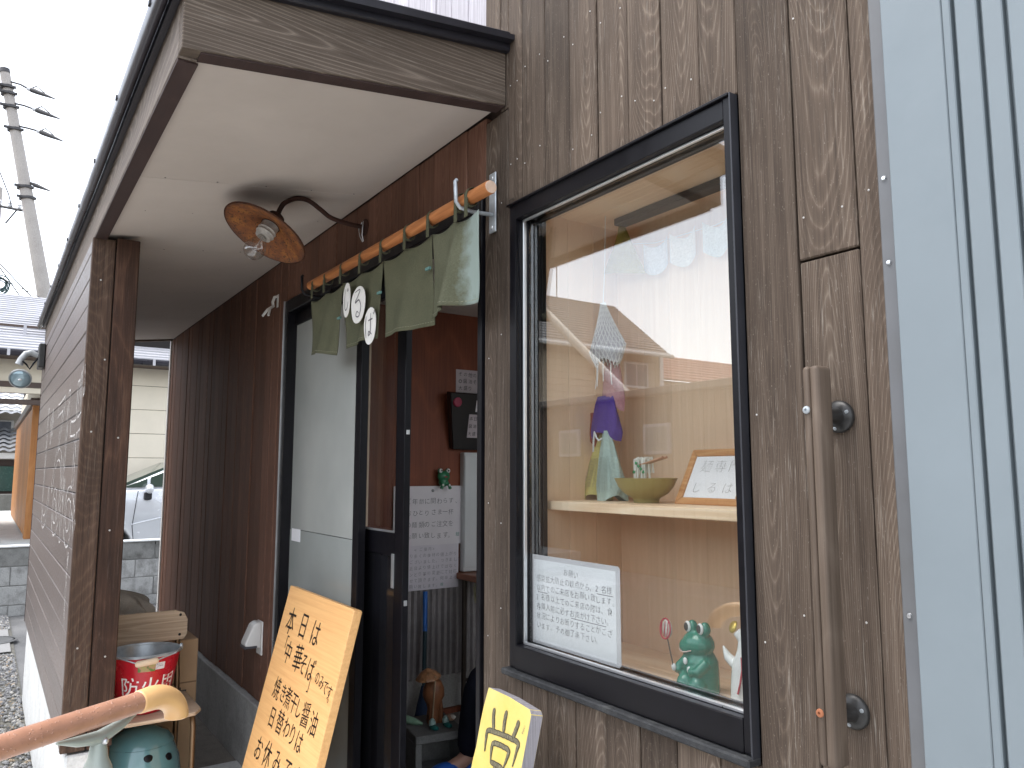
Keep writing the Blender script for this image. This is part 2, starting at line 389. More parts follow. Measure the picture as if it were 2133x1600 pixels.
# backing wall, with openings for the window and the door
mb = MB()
for lo, hi in (((-6.14, .02, 0), (-3.43, .10, 2.50)), ((-3.43, .02, 2.265), (-1.74, .10, 2.5)), ((-1.74, .02, 0), (-1.625, .10, 3.6)), ((-6.14, .02, 2.5), (-1.74, .10, 3.6)),
               ((-1.625, .02, 2.172), (-.870, .10, 3.6)), ((-1.625, .02, 0), (-.870, .10, 1.0)), ((-.870, .02, 0), (1.5, .10, 3.6))):
    mb.box(lo, hi)
build('wall', mb, plain('brown_felt', (.055, .034, .026), .9), shop)
TH = .022
def plank(x0, x1, z0, z1, mat, y=0.0, gap=.0022, dy=None):
    dy = random.uniform(-.0025, .0015) if dy is None else dy
    return boxpart('plank', (x0 + gap / 2, y - .001 + dy, z0), (x1 - gap / 2, y + TH + dy, z1), mat, shop, .0022)
# front boards round the window
seams = [-1.735, -1.677, -1.622]
for i in range(2): plank(seams[i], seams[i + 1], .12, 2.455 if i else 2.262, FRONTW)
plank(-1.735, -1.677, 2.266, 2.455, FRONTW)
plank(-1.735, -1.66, 2.70, 3.6, FRONTW); plank(-1.66, -1.622, 2.46, 3.6, FRONTW)
top = [-1.622, -1.558, -1.458, -1.358, -1.259, -1.157, -1.06, -.958, -.8675]
for a, b in zip(top, top[1:]):
    plank(a, b, 2.176, 3.6, FRONTW); plank(a, b, .12, .993, FRONTW)
for a, b in zip([-.8675, -.756, -.649], [-.756, -.649, -.607]):
    if a == -.756: plank(a, b, 1.832, 3.6, FRONTW, dy=0); plank(a, b, .12, 1.828, FRONTW, dy=.0015)
    else: plank(a, b, .12, 3.6, FRONTW)
# porch boards
x = -3.435; xs = []
while x > -6.12: xs.append(x); x -= .1008
xs.append(-6.13)
for a, b in zip(xs[1:], xs): plank(a, b, .44, 2.475, PORCHW, gap=.0042, dy=random.uniform(-.003, .003))
x = -1.735; xs = []
while x > -3.43: xs.append(x); x -= .1008
xs.append(-3.435)
for a, b in zip(xs[1:], xs): plank(a, b, 2.266, 2.475, PORCHW)
# bleached boards above the porch roof
x = -1.735; xs = []
while x > -4.6: xs.append(x); x -= .1008
for a, b in zip(xs[1:], xs): plank(a, b, 2.6, 3.6, UPPERW)
mb = MB().box((-6.14, .02, 2.6), (-4.5, .03, 3.6)); build('far_wall_cladding', mb, UPPERW, shop)
boxpart('corner_trim', (-6.165, -.012, .12), (-6.132, .10, 2.47), WPLAST, shop, .002)
boxpart('concrete_base', (-6.13, -.028, .118), (-3.44, .02, .437), CONC, shop, .004)
# nail heads: far under a pixel or two each
mb = MB()
def nail(x, y, z, r=.0019):
    mb.ell((x, y, z), (r, .0012, r), nu=6, nv=4)
for a, b in zip(top + [-.756, -.649], top[1:] + [-.756 + 1e-6, -.649, -.607]):
    for z in (2.27, 2.53, .70):
        if b - a > .05 and random.random() < .75: nail(a + .018 + random.uniform(-.006, .006), -.004, z + random.uniform(-.03, .03)); nail(b - .018, -.004, z + random.uniform(-.03, .03))
for xx in (-.845, -.775, -.735, -.672, -.622):
    for z in (.78, 1.22, 1.57, 1.93, 2.3):
      if random.random() < .62: nail(xx + random.uniform(-.008, .008), -.004, z + random.uniform(-.04, .04))
for xx in (-1.71, -1.65):
    for z in (.6, 1.1, 1.36, 1.8, 2.2): nail(xx, -.004, z + random.uniform(-.05, .05))
kind(build('nail_heads', mb, plain('nail_metal', (.5, .48, .45), .4, .3), shop), 'stuff')
# pale blue metal cladding
boxpart('corner_flashing', (-.606, -.014, .10), (-.582, .02, 3.6), SOFTGREY, shop, .002)
def cpanel(a, b, y=-.022): return boxpart('cladding_panel', (a, y, .10), (b, .02, 3.6), BLUEM, shop, .0015)
cpanel(-.581, -.4935, -.024); cpanel(-.4927, -.4815, -.0245)
for a, b in ((-.4755, -.4475), (-.4415, -.4165), (-.4105, -.372), (-.366, -.33), (-.324, .2), (.205, 1.5)): cpanel(a, b, -.0245)
boxpart('cladding_back', (-.5, -.012, .1), (1.5, .019, 3.6), plain('blue_groove', (.20, .235, .255), .5), shop, 0)
for z in (.72, 1.02, 1.28, 1.79, 1.92):
    mb = MB().lathe([(0, .003), (.003, .0025), (.0042, 0)], Matrix.Translation((-.595, -.0142, z)) @ Matrix.Rotation(rad(90), 4, 'X'), 10); build('screw', mb, SILVER, shop, smooth=True)

# ---- porch roof
roof = build('porch_roof', MB().add([(-6.3, -.845, 2.522), (-1.59, -.845, 2.522), (-1.59, .02, 2.640), (-6.3, .02, 2.640),
        (-6.3, -.845, 2.535), (-1.59, -.845, 2.535), (-1.59, .02, 2.655), (-6.3, .02, 2.655)],
        [(3, 2, 1, 0), (4, 5, 6, 7), (0, 1, 5, 4), (1, 2, 6, 5), (2, 3, 7, 6), (3, 0, 4, 7)]), FLASH, shop)
def sofz(y): return 2.468 + y * .128
def slab(name, x0, x1, y0, y1, zo0, zo1, mat, parent, bev=.002, zf=sofz):
    mb = MB(); vs = []
    for zo in (zo0, zo1):
        for (xx, yy) in ((x0, y0), (x1, y0), (x1, y1), (x0, y1)): vs.append((xx, yy, zf(yy) + zo))
    mb.add(vs, [(3, 2, 1, 0), (4, 5, 6, 7), (0, 1, 5, 4), (1, 2, 6, 5), (2, 3, 7, 6), (3, 0, 4, 7)])
    return build(name, mb, mat, parent, bevel=bev)
xe = [-1.672, -2.50, -3.40, -4.31, -5.22, -6.13]
for a, b in zip(xe, xe[1:]): slab('soffit_panel', b + .0012, a - .0012, -.776, -.001, .012, .02, SOFFIT, roof, .0008)
mb = MB()
for a in xe[1:4]:
    for k in range(5): mb.ell((a + .012, -.70 + k * .155, sofz(-.70 + k * .155) + .011), (.003, .003, .0015), nu=6, nv=4); mb.ell((a - .35, -.70 + k * .155, sofz(-.70 + k * .155) + .011), (.002, .002, .001), nu=6, nv=4)
kind(build('soffit_nails', mb, plain('dull_nail', (.18, .16, .15), .5), roof), 'stuff')
slab('end_board', -1.668, -1.630, -.82, -.004, 0, .150, BEAMW, roof)
slab('end_board_shade_strip', -1.675, -1.634, -.781, -.006, -.004, -.0005, UNDERW, roof, 0)  # thin dark strip painting the shaded underside of the end board
slab('end_flashing', -1.640, -1.612, -.856, .018, .148, .205, FLASH, roof, .004)
slab('far_end_board', -6.15, -6.112, -.82, -.004, 0, .15, BEAMW, roof)
def split_fascia():
    for a, b in ((-3.9, -1.6685), (-6.15, -3.903)):
        boxpart('fascia_board', (a, -.82, 2.363), (b, -.781, 2.505), FASCW, roof, .002)
split_fascia()
for a, b in ((-3.9, -1.676), (-6.15, -3.903)): boxpart('fascia_shade_strip', (a, -.8185, 2.3575), (b, -.7775, 2.3625), UNDERW, roof, 0)  # dark strips painting the shade under the fascia
boxpart('drip_edge', (-6.2, -.836, 2.488), (-1.612, -.8205, 2.522), FLASH, roof, .001)
mb = MB()
def gut(t, q):
    a = math.pi * (.02 + .96 * q); xx = -1.60 - 4.62 * t
    return Vector((xx, -.8535 + .0155 * math.cos(a) , 2.512 - .032 * math.sin(a) + .003 * math.sin(t * 17)))
mb.grid(gut, 60, 10)
g = build('gutter', mb, GUTTER, roof, smooth=True); m_ = g.modifiers.new('thick', 'SOLIDIFY'); m_.thickness = .004
mb = MB()
for k in range(9):
    xx = -1.75 - k * .52; boxpart('gutter_bracket', (xx - .008, -.872, 2.503), (xx + .008, -.838, 2.515), FLASH, roof, .001)

# ---- wing wall with sign writing
wing = build('wing_wall', MB().box((-6.12, -.800, .10), (-3.232, -.690, 2.362)), DARKGAP, shop)
boxpart('wing_footing', (-6.13, -.806, -.02), (-3.19, -.672, .495), CONCW, wing, .006)
z = .502
while z < 2.33:
    boxpart('siding_board', (-6.14, -.822 + random.uniform(-.001, .001), z), (-3.228, -.800, min(z + .0975, 2.361)), SIDEW, wing, .003); z += .1005
boxpart('end_trim', (-6.155, -.824, .50), (-6.141, -.69, 2.36), UNDERW, wing, .001)
post = build('porch_post', MB().box((-3.226, -.80, .5), (-3.20, -.67, 2.34)), DARKGAP, shop)
boxpart('post_board', (-3.222, -.824, .505), (-3.188, -.7465, 2.362), POSTW, post, .003)
boxpart('post_board', (-3.222, -.7425, .505), (-3.188, -.662, 2.372), POSTR, post, .003)
mb = MB()
for yy, zz in ((-.79, 1.63), (-.70, 1.61), (-.79, .86), (-.71, 1.27), (-.76, 1.90), (-.70, .82), (-.79, 2.2)): mb.ell((-3.187, yy, zz), (.0012, .0035, .0035), nu=8, nv=4)
kind(build('post_nails', mb, plain('nail_metal', (.62, .6, .57), .35, .3), post), 'stuff')
boxpart('inner_bounce_lining', (-6.12, -.6895, .50), (-3.232, -.684, 2.36), SOFFIT, wing, .001)  # unseen pale board added to bounce light onto the porch wall
# painted name on the siding: outlines of big worn letters
def outline(ch, cx, cz, s, wid):
    c = bpy.data.curves.new('outline', 'FONT'); c.body = ch; c.fill_mode = 'NONE'; c.bevel_depth = wid / s; c.bevel_resolution = 0; c.resolution_u = 4
    o = bpy.data.objects.new('outline', c); COL.objects.link(o)
    me = bpy.data.meshes.new_from_object(o.evaluated_get(bpy.context.evaluated_depsgraph_get()))
    mb = MB(); mb.add([(cx + (v.co.x - .46) * s, -.8235 - v.co.z * s * .12, cz + (v.co.y - .38) * s) for v in me.vertices], [tuple(p.vertices) for p in me.polygons])
    bpy.data.objects.remove(o); return mb
t = NT('worn_chalk_paint'); n_ = t.noise(t.vm('MULTIPLY', t.obj(), (14, 14, 22)), 1, 4, .7)
tr = t.n('ShaderNodeBsdfTransparent'); b_ = t.pbsdf((.62, .59, .56), .7); mx = t.n('ShaderNodeMixShader')
t.L(t.mr(n_, .37, .58, 0, .9), mx.inputs[0]); t.L(tr.outputs[0], mx.inputs[1]); t.L(b_.outputs[0], mx.inputs[2]); t.t.links.new(mx.outputs[0], t.out.inputs['Surface'])
CHALK = t.mat
for ch, cx in (('じ', -4.95), ('る', -4.2), ('ば', -3.55)): build('painted_letter', outline(ch, cx, 1.53, .80, .0045), CHALK, wing)
lettering('small_writing', [(ch, -3.36 + random.uniform(-.01, .01), 1.16 - k * .055, .06) for k, ch in enumerate('麺専門昼夜')], lambda a, b: Vector((a, -.8245, b)), CHALK, wing)

# ---- display window
frame = MB()
def fbox(a, b): frame.box(a, b)
fbox((-1.594, -.016, 1.011), (-1.566, .06, 2.168)); fbox((-.890, -.018, 1.011), (-.8735, .06, 2.170))
fbox((-1.566, -.016, 2.129), (-.890, .06, 2.168)); fbox((-1.566, -.020, 1.011), (-.890, .06, 1.068))
win = build('display_window', frame, BLACK, shop, bevel=.002)
boxpart('frame_lip', (-1.599, -.024, 2.1685), (-.8732, .0, 2.174), BLACK, win, .001)
boxpart('frame_lip', (-.8730, -.022, 1.0), (-.8695, .0, 2.174), plain('dark_grey_aluminium', (.03, .031, .037), .4), win, .001)
boxpart('window_sill', (-1.606, -.034, .995), (-.868, .0, 1.0095), DUSTY, win, .003)
boxpart('jamb_filler', (-1.621, -.004, .98), (-1.5945, .02, 2.2), FRONTW, win, .002)
boxpart('glazing_bead', (-1.5655, .004, 1.0705), (-1.5585, .0135, 2.1375), SILVER, win, .001)
boxpart('side_gasket', (-1.5655, .014, 1.0705), (-1.5572, .0595, 2.1375), BLACK, win, .001)
boxpart('glazing_bead', (-1.557, .0, 1.0685), (-.8905, .008, 1.0745), SILVER, win, .001)
boxpart('glazing_bead', (-1.557, .0, 2.123), (-.8905, .008, 2.1285), SILVER, win, .001)
GLASS = glassmat('window_glass', .132, (.97, .985, .98))
boxpart('glass_pane', (-1.5571, .020, 1.0690), (-.8902, .026, 2.1285), GLASS, win, 0)
for lo, hi in (((-1.566, .061, 1.03), (-1.556, .075, 2.17)),): boxpart('inner_gasket', lo, hi, BLACK, win, .001)
# display case behind the glass
case = build('display_case', MB().box((-1.575, .34, 1.0), (-.55, .352, 2.24)), PINE_Z, shop)
xx = .078
for wv in (.085, .09, .0895):
    boxpart('side_panel', (-1.60, xx, 1.03), (-1.576, xx + wv - .0008, 2.20), PINE_Z, case, .0008); xx += wv
xx = -1.575
while xx < -.6:
    boxpart('back_panel', (xx, .3395, 1.03), (xx + .0995, .345, 2.20), PINE_Z, case, .0005); xx += .1
for k in range(4): boxpart('case_floor', (-1.6, .062 + k * .073, 1.005), (-.55, .062 + k * .073 + .0722, 1.030), PINE_X, case, .0008)
for k in range(4): boxpart('case_ceiling', (-1.6, .062 + k * .073, 2.165), (-.55, .062 + k * .073 + .0722, 2.185), PINE_X, case, .0008)
boxpart('ceiling_light_rail', (-1.5, .262, 2.146), (-.60, .30, 2.1645), plain('dark_rail', (.05, .045, .04), .5), case, .002)
boxpart('case_end', (-.575, .062, 1.03), (-.555, .34, 2.165), PINE_Z, case, .001)
boxpart('shelf', (-1.5755, .088, 1.387), (-.576, .338, 1.4095), PINE_X, case, .0015)

# ---- entrance door
door = MB()
door.box((-3.435, -.012, .12), (-3.392, .115, 2.262)); door.box((-1.756, -.012, .12), (-1.737, .115, 2.262)); door.box((-3.392, -.012, 2.205), (-1.756, .115, 2.262)); door.box((-3.392, .0, .12), (-1.756, .115, .134))
dr = build('entrance_door', door, BLACK, shop, bevel=.002)
boxpart('frame_edge', (-3.442, -.018, .12), (-3.4365, .0, 2.265), SILVER, dr, .001)
def frosted():
    t = NT('frosted_glass'); x, y, z = t.sep(t.obj())
    n = t.noise(t.obj(), 2.5, 3, .5)
    c = t.mix(t.mr(n, .3, .7, 0, 1), (.32, .335, .315), (.41, .42, .395)); t.pbsdf(c, .22, 0, None, .5); return t.mat
fx = build('fixed_door_leaf', MB().box((-2.664, .018, .135), (-2.612, .048, 2.204)).box((-3.391, .022, 2.15), (-2.664, .046, 2.204)).box((-3.391, .022, .135), (-2.664, .046, .2)), BLACK, dr, bevel=.002)
FROST = frosted()
boxpart('frosted_pane', (-3.391, .032, 1.236), (-2.6645, .044, 2.1495), FROST, fx, .0005)
boxpart('frosted_pane', (-3.391, .030, .2005), (-2.6645, .044, 1.234), plain('frosted_glass_low', (.30, .32, .305), .2, 0, .05, 3, spec=.5), fx, .0005)
boxpart('paper_sticker', (-3.365, .0285, 1.185), (-3.255, .0298, 1.238), PAPER, fx, 0)
sl = MB()
sl.box((-2.415, .068, .135), (-2.352, .092, 2.204)); sl.box((-3.30, .068, 1.195), (-2.415, .092, 1.275)); sl.box((-3.30, .068, 2.12), (-2.415, .092, 2.204)); sl.box((-3.30, .068, .135), (-2.415, .092, .21)); sl.box((-3.39, .068, .135), (-3.30, .092, 2.204))
leaf = build('sliding_door_leaf', sl, BLACK, dr, bevel=.002)
boxpart('kick_panel', (-3.30, .078, .2105), (-2.4155, .088, 1.1945), BLACKM, leaf, 0)
boxpart('door_glass', (-3.30, .084, 1.2755), (-2.4155, .090, 2.1195), glassmat('door_glass_clear', .04, (.92, .93, .92)), leaf, 0)
boxpart('glazing_strip', (-3.30, .0665, 1.2752), (-2.4155, .0675, 1.283), SILVER, leaf, 0)
boxpart('glazing_strip', (-2.660, .0525, 1.285), (-2.640, .0672, 2.11), plain('tan_strip', (.33, .25, .18), .6), leaf, 0)
hd = build('door_handle', MB().box((-2.434, .0645, 1.09), (-2.415, .069, 1.205)), SILVER, leaf, bevel=.001)
boxpart('door_catch', (-2.3515, .074, 1.04), (-2.348, .086, 1.058), SILVER, leaf, .001)
boxpart('door_catch', (-2.3515, .074, 1.61), (-2.348, .086, 1.626), SILVER, leaf, .001)

# ---- vestibule behind the door
IX = -3.97
PLAST = plain('pale_bounce_plaster', (.68, .64, .58), .85, 0, .05, 4)  # unseen back wall and ceiling made pale to bounce light indoors
vest = build('vestibule_walls', MB().box((IX - .08, .12, .12), (IX - .018, 2.3, 2.5)).box((-1.60, .40, .1), (-1.56, .62, 2.5)), plain('brown_inner_wall', (.12, .055, .035), .7), shop)  # right side left open past a short stub to let daylight in
boxpart('back_wall', (-4.05, 2.3, .1), (-1.3, 2.36, 2.5), PLAST, vest, 0)
boxpart('ceiling_board', (-4.05, .116, 2.44), (-1.56, 2.3, 2.5), PLAST, vest, 0)
for a, b in ((.12, .62), (.62, 1.53), (1.53, 2.3)): boxpart('plywood_sheet', (IX - .0175, a + .001, .872), (IX + .004, b - .001, 2.44), REDPLY, vest, .001)
boxpart('return_wall', (IX + .004, .118, .12), (-3.44, .128, 2.44), plain('brown_inner_wall', (.12, .055, .035), .7), vest, 0)
boxpart('plinth', (IX - .002, .13, .12), (IX + .012, 2.3, .33), concrete('plinth_concrete', (.30, .29, .275), 7, (.16, .15, .14), .5), vest, .003)
mb = MB()
def corr(u, v):
    yy = .13 + 2.1 * u; return Vector((IX + .003 + .0105 * math.tanh(2.2 * math.sin(yy * 2 * math.pi / .039)) / .976, yy, .30 + v * .575))
mb.grid(corr, 440, 1); build('corrugated_wainscot', mb, plain('grey_brown_sheet', (.30, .275, .27), .5, .3, .15, 20), vest, smooth=True)
boxpart('vestibule_floor', (-4.0, .022, .06), (-1.6, 2.3, .122), INFLOOR, vest, 0)
mb = MB().box((-3.99, 1.10, .122), (-3.93, 1.9, .15)).box((-3.6, 1.02, .122), (-2.9, 1.06, .14)); build('floor_batten', mb, REDPLY, vest, bevel=.002)
# ================================================================= BACKGROUND
# block wall with coping along the parking place
BLOCKT = concrete('stained_block', (.20, .20, .19), 7, (.06, .058, .052), .9)
bw = thing('block_wall', 'low grey concrete block wall with pale coping beside the gravel', 'wall', (-9.8, 0, 0))
boxpart('mortar_core', (-9.86, -4, -.02), (-9.785, 5, .655), concrete('mortar', (.33, .33, .32)), bw, 0)
for r in range(4):
    z0 = -.106 + r * .2; x = -4 + (r % 2) * .2
    while x < 4.6:
        boxpart('block', (-9.87, x + .004, max(z0 + .004, -.02)), (-9.772 + random.uniform(-.002, .002), x + .394, z0 + .196), BLOCKT if r == 3 else BLOCKC, bw, .004); x += .398
x = -4
while x < 4.8: boxpart('coping_block', (-9.885, x + .002, .694), (-9.757, x + .597, .716), CONCW, bw, .006); x += .6
kind(build('parking_slab', MB().box((-30, -12, -.03), (-9.89, 14, .20)), CONC), 'structure')
kind(build('passage_floor', MB().box((-24, -3.4, .19), (-12.3, -.48, .50)), CONCW), 'structure')

# house behind the block wall
CREAM = plain('cream_siding', (.72, .65, .53), .6, 0, .04, 4, dirt=((.66, .59, .48), .3))
BROWNT = plain('brown_trim', (.07, .045, .035), .5, 0, .2, 10)
ROOFM = plain('pale_grey_roof_metal', (.40, .395, .42), .4, 0, .15, 1.2, spec=.5)
house = thing('cream_house', 'cream sided house with pale ribbed metal roof behind the block wall', 'house', (-14, 2, .2))
boxpart('wall_core', (-22, -.46, .2), (-13.02, 7, 4.0), DARKGAP, house, 0)
for k in range(8):
    z0 = .22 + k * .372
    for a, b in ((-.478, 1.6), (1.6, 4.3), (4.3, 7)): boxpart('siding_panel', (-13.02, a + .002, z0 + .004), (-13.0, b - .002, z0 + .370), CREAM, house, .004)
    for a, b in ((-22, -19), (-19, -16), (-16, -13.0)): boxpart('siding_panel', (a + .002, -.480, z0 + .004), (b - .002, -.46, z0 + .370), CREAM, house, .004)
boxpart('corner_post', (-13.03, -.490, .2), (-12.992, -.455, 3.1), CREAM, house, .003)
hw = boxpart('header_wall', (-13.1, -6, 2.62), (-13.0, -.492, 3.15), CREAM, house, .003)
boxpart('header_beam', (-13.14, -6, 2.70), (-12.975, -.495, 2.78), BROWNT, house, .004)
boxpart('header_beam', (-13.14, -6, 2.46), (-12.985, -.495, 2.53), BROWNT, house, .004)
boxpart('eave_soffit', (-13.05, -6, 3.10), (-12.44, 7, 3.13), BROWNT, house, .003)
NR = 24; ex, ez, rx, rz = -12.38, 3.17, -15.6, 4.56
hroof = build('roof', MB().add([(ex - .05, -6, ez - .05), (ex - .05, 7, ez - .05), (rx, 7, rz - .05), (rx, -6, rz - .05), (rx - 3.2, 7, 3.2), (rx - 3.2, -6, 3.2)], [(0, 1, 2, 3), (3, 2, 4, 5)]), DARKGAP, house)
for k in range(NR):
    f0, f1 = k / NR, (k + .78) / NR; a = Vector((ex + (rx - ex) * f0, 0, ez + (rz - ez) * f0)); b = Vector((ex + (rx - ex) * f1, 0, ez + (rz - ez) * f1))  # short courses bare the dark sheet as painted shadow lines
    mb = MB(); vs = []
    for yy in (-6, 7): vs += [(a.x, yy, a.z + .012), (b.x, yy, b.z - .002), (b.x, yy, b.z - .03), (a.x, yy, a.z - .032)]
    mb.add(vs, [(0, 1, 5, 4), (1, 2, 6, 5), (2, 3, 7, 6), (3, 0, 4, 7), (3, 2, 1, 0), (4, 5, 6, 7)]); build('roof_course', mb, ROOFM, hroof)
for f, yy in ((.2, -.7), (.2, .78)):
    gx, gz = ex + (rx - ex) * f, ez + (rz - ez) * f
    pass
sg = MB(); f = .235; gx, gz = ex + (rx - ex) * f, ez + (rz - ez) * f
sg.box((gx - .02, -6, gz + .10), (gx + .01, 7, gz + .135)); build('snow_guard_bar', sg, plain('brown_trim', (.07, .045, .035)), hroof)
for yy in (-1.6, -.76, .08, .80, 1.5): boxpart('snow_guard_clamp', (gx - .03, yy - .02, gz - .02), (gx + .02, yy + .02, gz + .15), ROOFM, hroof, .002)
mb = MB()
def g2(t, q):
    a = math.pi * q; return Vector((-12.33 + .065 * math.cos(a), -6 + 13 * t, 3.15 - .085 * math.sin(a)))
mb.grid(g2, 20, 8); o = build('gutter', mb, GUTTER, house, smooth=True); o.modifiers.new('t', 'SOLIDIFY').thickness = .006
for yy in (-1.9, -.95, .0, .86, 1.8): boxpart('gutter_clip', (-12.27, yy - .018, 3.06), (-12.255, yy + .018, 3.16), ROOFM, house, .002)
mb = MB().tube([(-12.33, -1.12, 3.10), (-12.45, -1.16, 3.0), (-12.9, -1.2, 2.92), (-12.93, -1.22, .5)], .03, 10); build('downpipe', mb, BROWNT, house, smooth=True)
# timber garage door on the passage side of the house
gd = build('passage_door', MB().box((-21.6, -.535, .5), (-13.9, -.482, 2.55)).box((-21.7, -.60, 2.50), (-13.75, -.482, 2.62)), BROWNT, house)
x = -13.98
while x > -21.5:
    boxpart('door_board', (x - .37, -.560, .52), (x - .006, -.536, 2.49), DOORW, gd, .004); x -= .376
boxpart('door_post', (-13.9, -.575, .5), (-13.62, -.482, 2.5), DOORW, house, .006)

# old houses seen through the passage
TILE = plain('grey_roof_tile', (.20, .205, .215), .4, 0, .35, 5, spec=.6)
old = thing('tiled_house', 'old house with wavy grey tile roofs beyond the passage', 'house', (-27, -2, 0))
boxpart('wall', (-30, -6, 0), (-26.6, -.0, 3.3), plain('old_plaster', (.42, .38, .32), .8, 0, .15, 2), old, 0)
def tiled(name, x0, z0, x1, z1, y0, y1, rows, amp=.028, pitch=.27):
    for k in range(rows):
        f0, f1 = k / rows, (k + 1.12) / rows
        def fn(u, v):
            yy = y0 + (y1 - y0) * u; f = f0 + (f1 - f0) * v
            return Vector((x0 + (x1 - x0) * f, yy, z0 + (z1 - z0) * f + amp * math.sin(yy * 2 * math.pi / pitch) + .05 * (1 - v)))
        build('tile_course', MB().grid(fn, 70, 1), TILE, old, smooth=True)
tiled('roof', -25.9, 3.12, -28.5, 4.3, -4, .2, 9)
tiled('roof', -24.9, 2.02, -26.5, 2.75, -4, .2, 6)
wn_ = boxpart('window', (-26.6, -1.9, 2.25), (-26.53, -.52, 3.0), plain('old_window_frame', (.45, .44, .42), .4), old, .01)
boxpart('pane', (-26.53, -1.84, 2.3), (-26.52, -1.22, 2.95), plain('dark_pane', (.10, .11, .13), .08, spec=.7), wn_, 0); boxpart('pane', (-26.53, -1.17, 2.3), (-26.52, -.58, 2.95), plain('dark_pane', (.10, .11, .13), .08), wn_, 0)
boxpart('white_band', (-25.05, -4, 1.86), (-24.98, -.40, 2.02), WPLAST, old, .005)
boxpart('shopfront', (-25.3, -4, .5), (-25.2, -.40, 1.84), plain('dark_shopfront', (.055, .035, .03), .5), old, .004)
for a, b in ((-1.6, -1.12), (-1.08, -.46)):
    boxpart('green_door', (-25.2, a, .98), (-25.16, b, 1.66), plain('dark_green_paint', (.03, .085, .07), .25, spec=.6), old, .004)
boxpart('low_counter', (-24.6, -4, .2), (-24.4, -.45, .92), concrete('counter_concrete', (.25, .25, .23)), old, .01)

# parked silver car
car = thing('parked_car', 'silver hatchback parked behind the block wall, seen past the porch', 'car', (-11.85, 1.5, .2))
CARP = plain('silver_car_paint', (.60, .62, .65), .25, .3, .03, 6, spec=.6, coat=.8)
CARG = plain('dark_car_glass', (.05, .075, .06), .04, 0, .1, 3, spec=.8)
TYRE = plain('tyre_rubber', (.02, .02, .021), .8)
y0c = -.46; zc = .2
low = [(.02, .22), (.0, .58), (.08, .72), (.35, .88), (.62, .985), (.88, 1.06), (1.6, 1.09), (2.9, 1.11), (3.72, 1.08), (3.9, .62), (3.86, .25)]
arch = lambda c: [(c + .36 * math.cos(a), .29 + .36 * math.sin(a)) for a in [math.pi * k / 12 for k in range(13)]]
poly = low + [(3.45, .2)] + arch(3.10)[:] + [(2.7, .2), (1.0, .2)] + arch(.62)[:] + [(.2, .2)]
mb = MB().prism([(y0c + a, zc + b) for a, b in poly], (-12.68, 0, 0), (0, 1, 0), (0, 0, 1), (1, 0, 0), 1.68)
body = build('body', mb, CARP, car, bevel=.045, seg=3, smooth=True, ang=50)
gh = [(.72, 1.03), (.95, 1.14), (1.55, 1.42), (2.2, 1.49), (2.9, 1.47), (3.5, 1.30), (3.78, 1.07), (2.9, 1.08)]
mb = MB().prism([(y0c + a, zc + b) for a, b in gh], (-12.60, 0, 0), (0, 1, 0), (0, 0, 1), (1, 0, 0), 1.54)
build('cabin', mb, CARP, car, bevel=.05, seg=3, smooth=True, ang=50)
def cwin(pts, x=-11.052): return build('side_window', MB().prism([(y0c + a, zc + b) for a, b in pts], (x, 0, 0), (0, 1, 0), (0, 0, 1), (1, 0, 0), .012), CARG, car, bevel=.003)
cwin([(.80, 1.085), (1.12, 1.095), (1.12, 1.21), (1.02, 1.165)]); cwin([(1.16, 1.095), (2.1, 1.11), (2.1, 1.43), (1.6, 1.40), (1.16, 1.225)]); cwin([(2.16, 1.11), (3.2, 1.12), (3.0, 1.38), (2.16, 1.43)])
mb = MB().prism([(y0c + a, zc + b) for a, b in ((.75, 1.06), (.99, 1.16), (1.53, 1.41), (1.50, 1.43), (.9, 1.16), (.72, 1.075))], (-12.5, 0, 0), (0, 1, 0), (0, 0, 1), (1, 0, 0), 1.36); build('windscreen', mb, CARG, car)
mi = MB().ell((-10.91, y0c + 1.13, zc + 1.075), (.095, .055, .065)); mo = build('door_mirror', mi, CARP, car, smooth=True)
build('mirror_arm', MB().box((-11.05, y0c + 1.08, zc + .93), (-10.93, y0c + 1.17, zc + 1.03)), TYRE, mo, bevel=.02, seg=2)
for yy, zz in ((.98, None), (2.13, None)):
    build('door_seam', MB().tube([(-10.998, y0c + yy + .02, zc + .28), (-10.9955, y0c + yy - .02, zc + .6), (-10.998, y0c + yy + .03, zc + 1.05)], .004, 6), TYRE, car)
build('body_crease', MB().tube([(-11.0, y0c + .95, zc + .62), (-10.996, y0c + 1.5, zc + .74), (-11.0, y0c + 3.4, zc + .84)], .009, 8), CARP, car, smooth=True)
build('headlight', MB().prism([(y0c + a, zc + b) for a, b in ((.05, .66), (.42, .84), (.40, .76), (.12, .60))], (-11.02, 0, 0), (0, 1, 0), (0, 0, 1), (1, 0, 0), .026), plain('headlight_glass', (.6, .62, .64), .08), car, bevel=.004)
build('front_bumper', MB().box((-12.6, y0c - .03, zc + .24), (-11.08, y0c + .06, zc + .52)), CARP, car, bevel=.03, seg=2)
for yy in (.62, 3.10):
    for xx in (-11.16, -12.52):
        Mx = Matrix.Translation((xx, y0c + yy, zc + .29)) @ Matrix.Rotation(rad(90), 4, 'Y')
        wh = build('wheel', MB().lathe([(.19, -.09), (.27, -.095), (.292, -.07), (.292, .07), (.27, .095), (.19, .09)], Mx, 32), TYRE, car, smooth=True)
        build('rim', MB().lathe([(.0, .06), (.06, .075), (.16, .06), (.195, .085), (.195, .0), (0, .0)], Mx, 20), SILVER, wh, smooth=True)

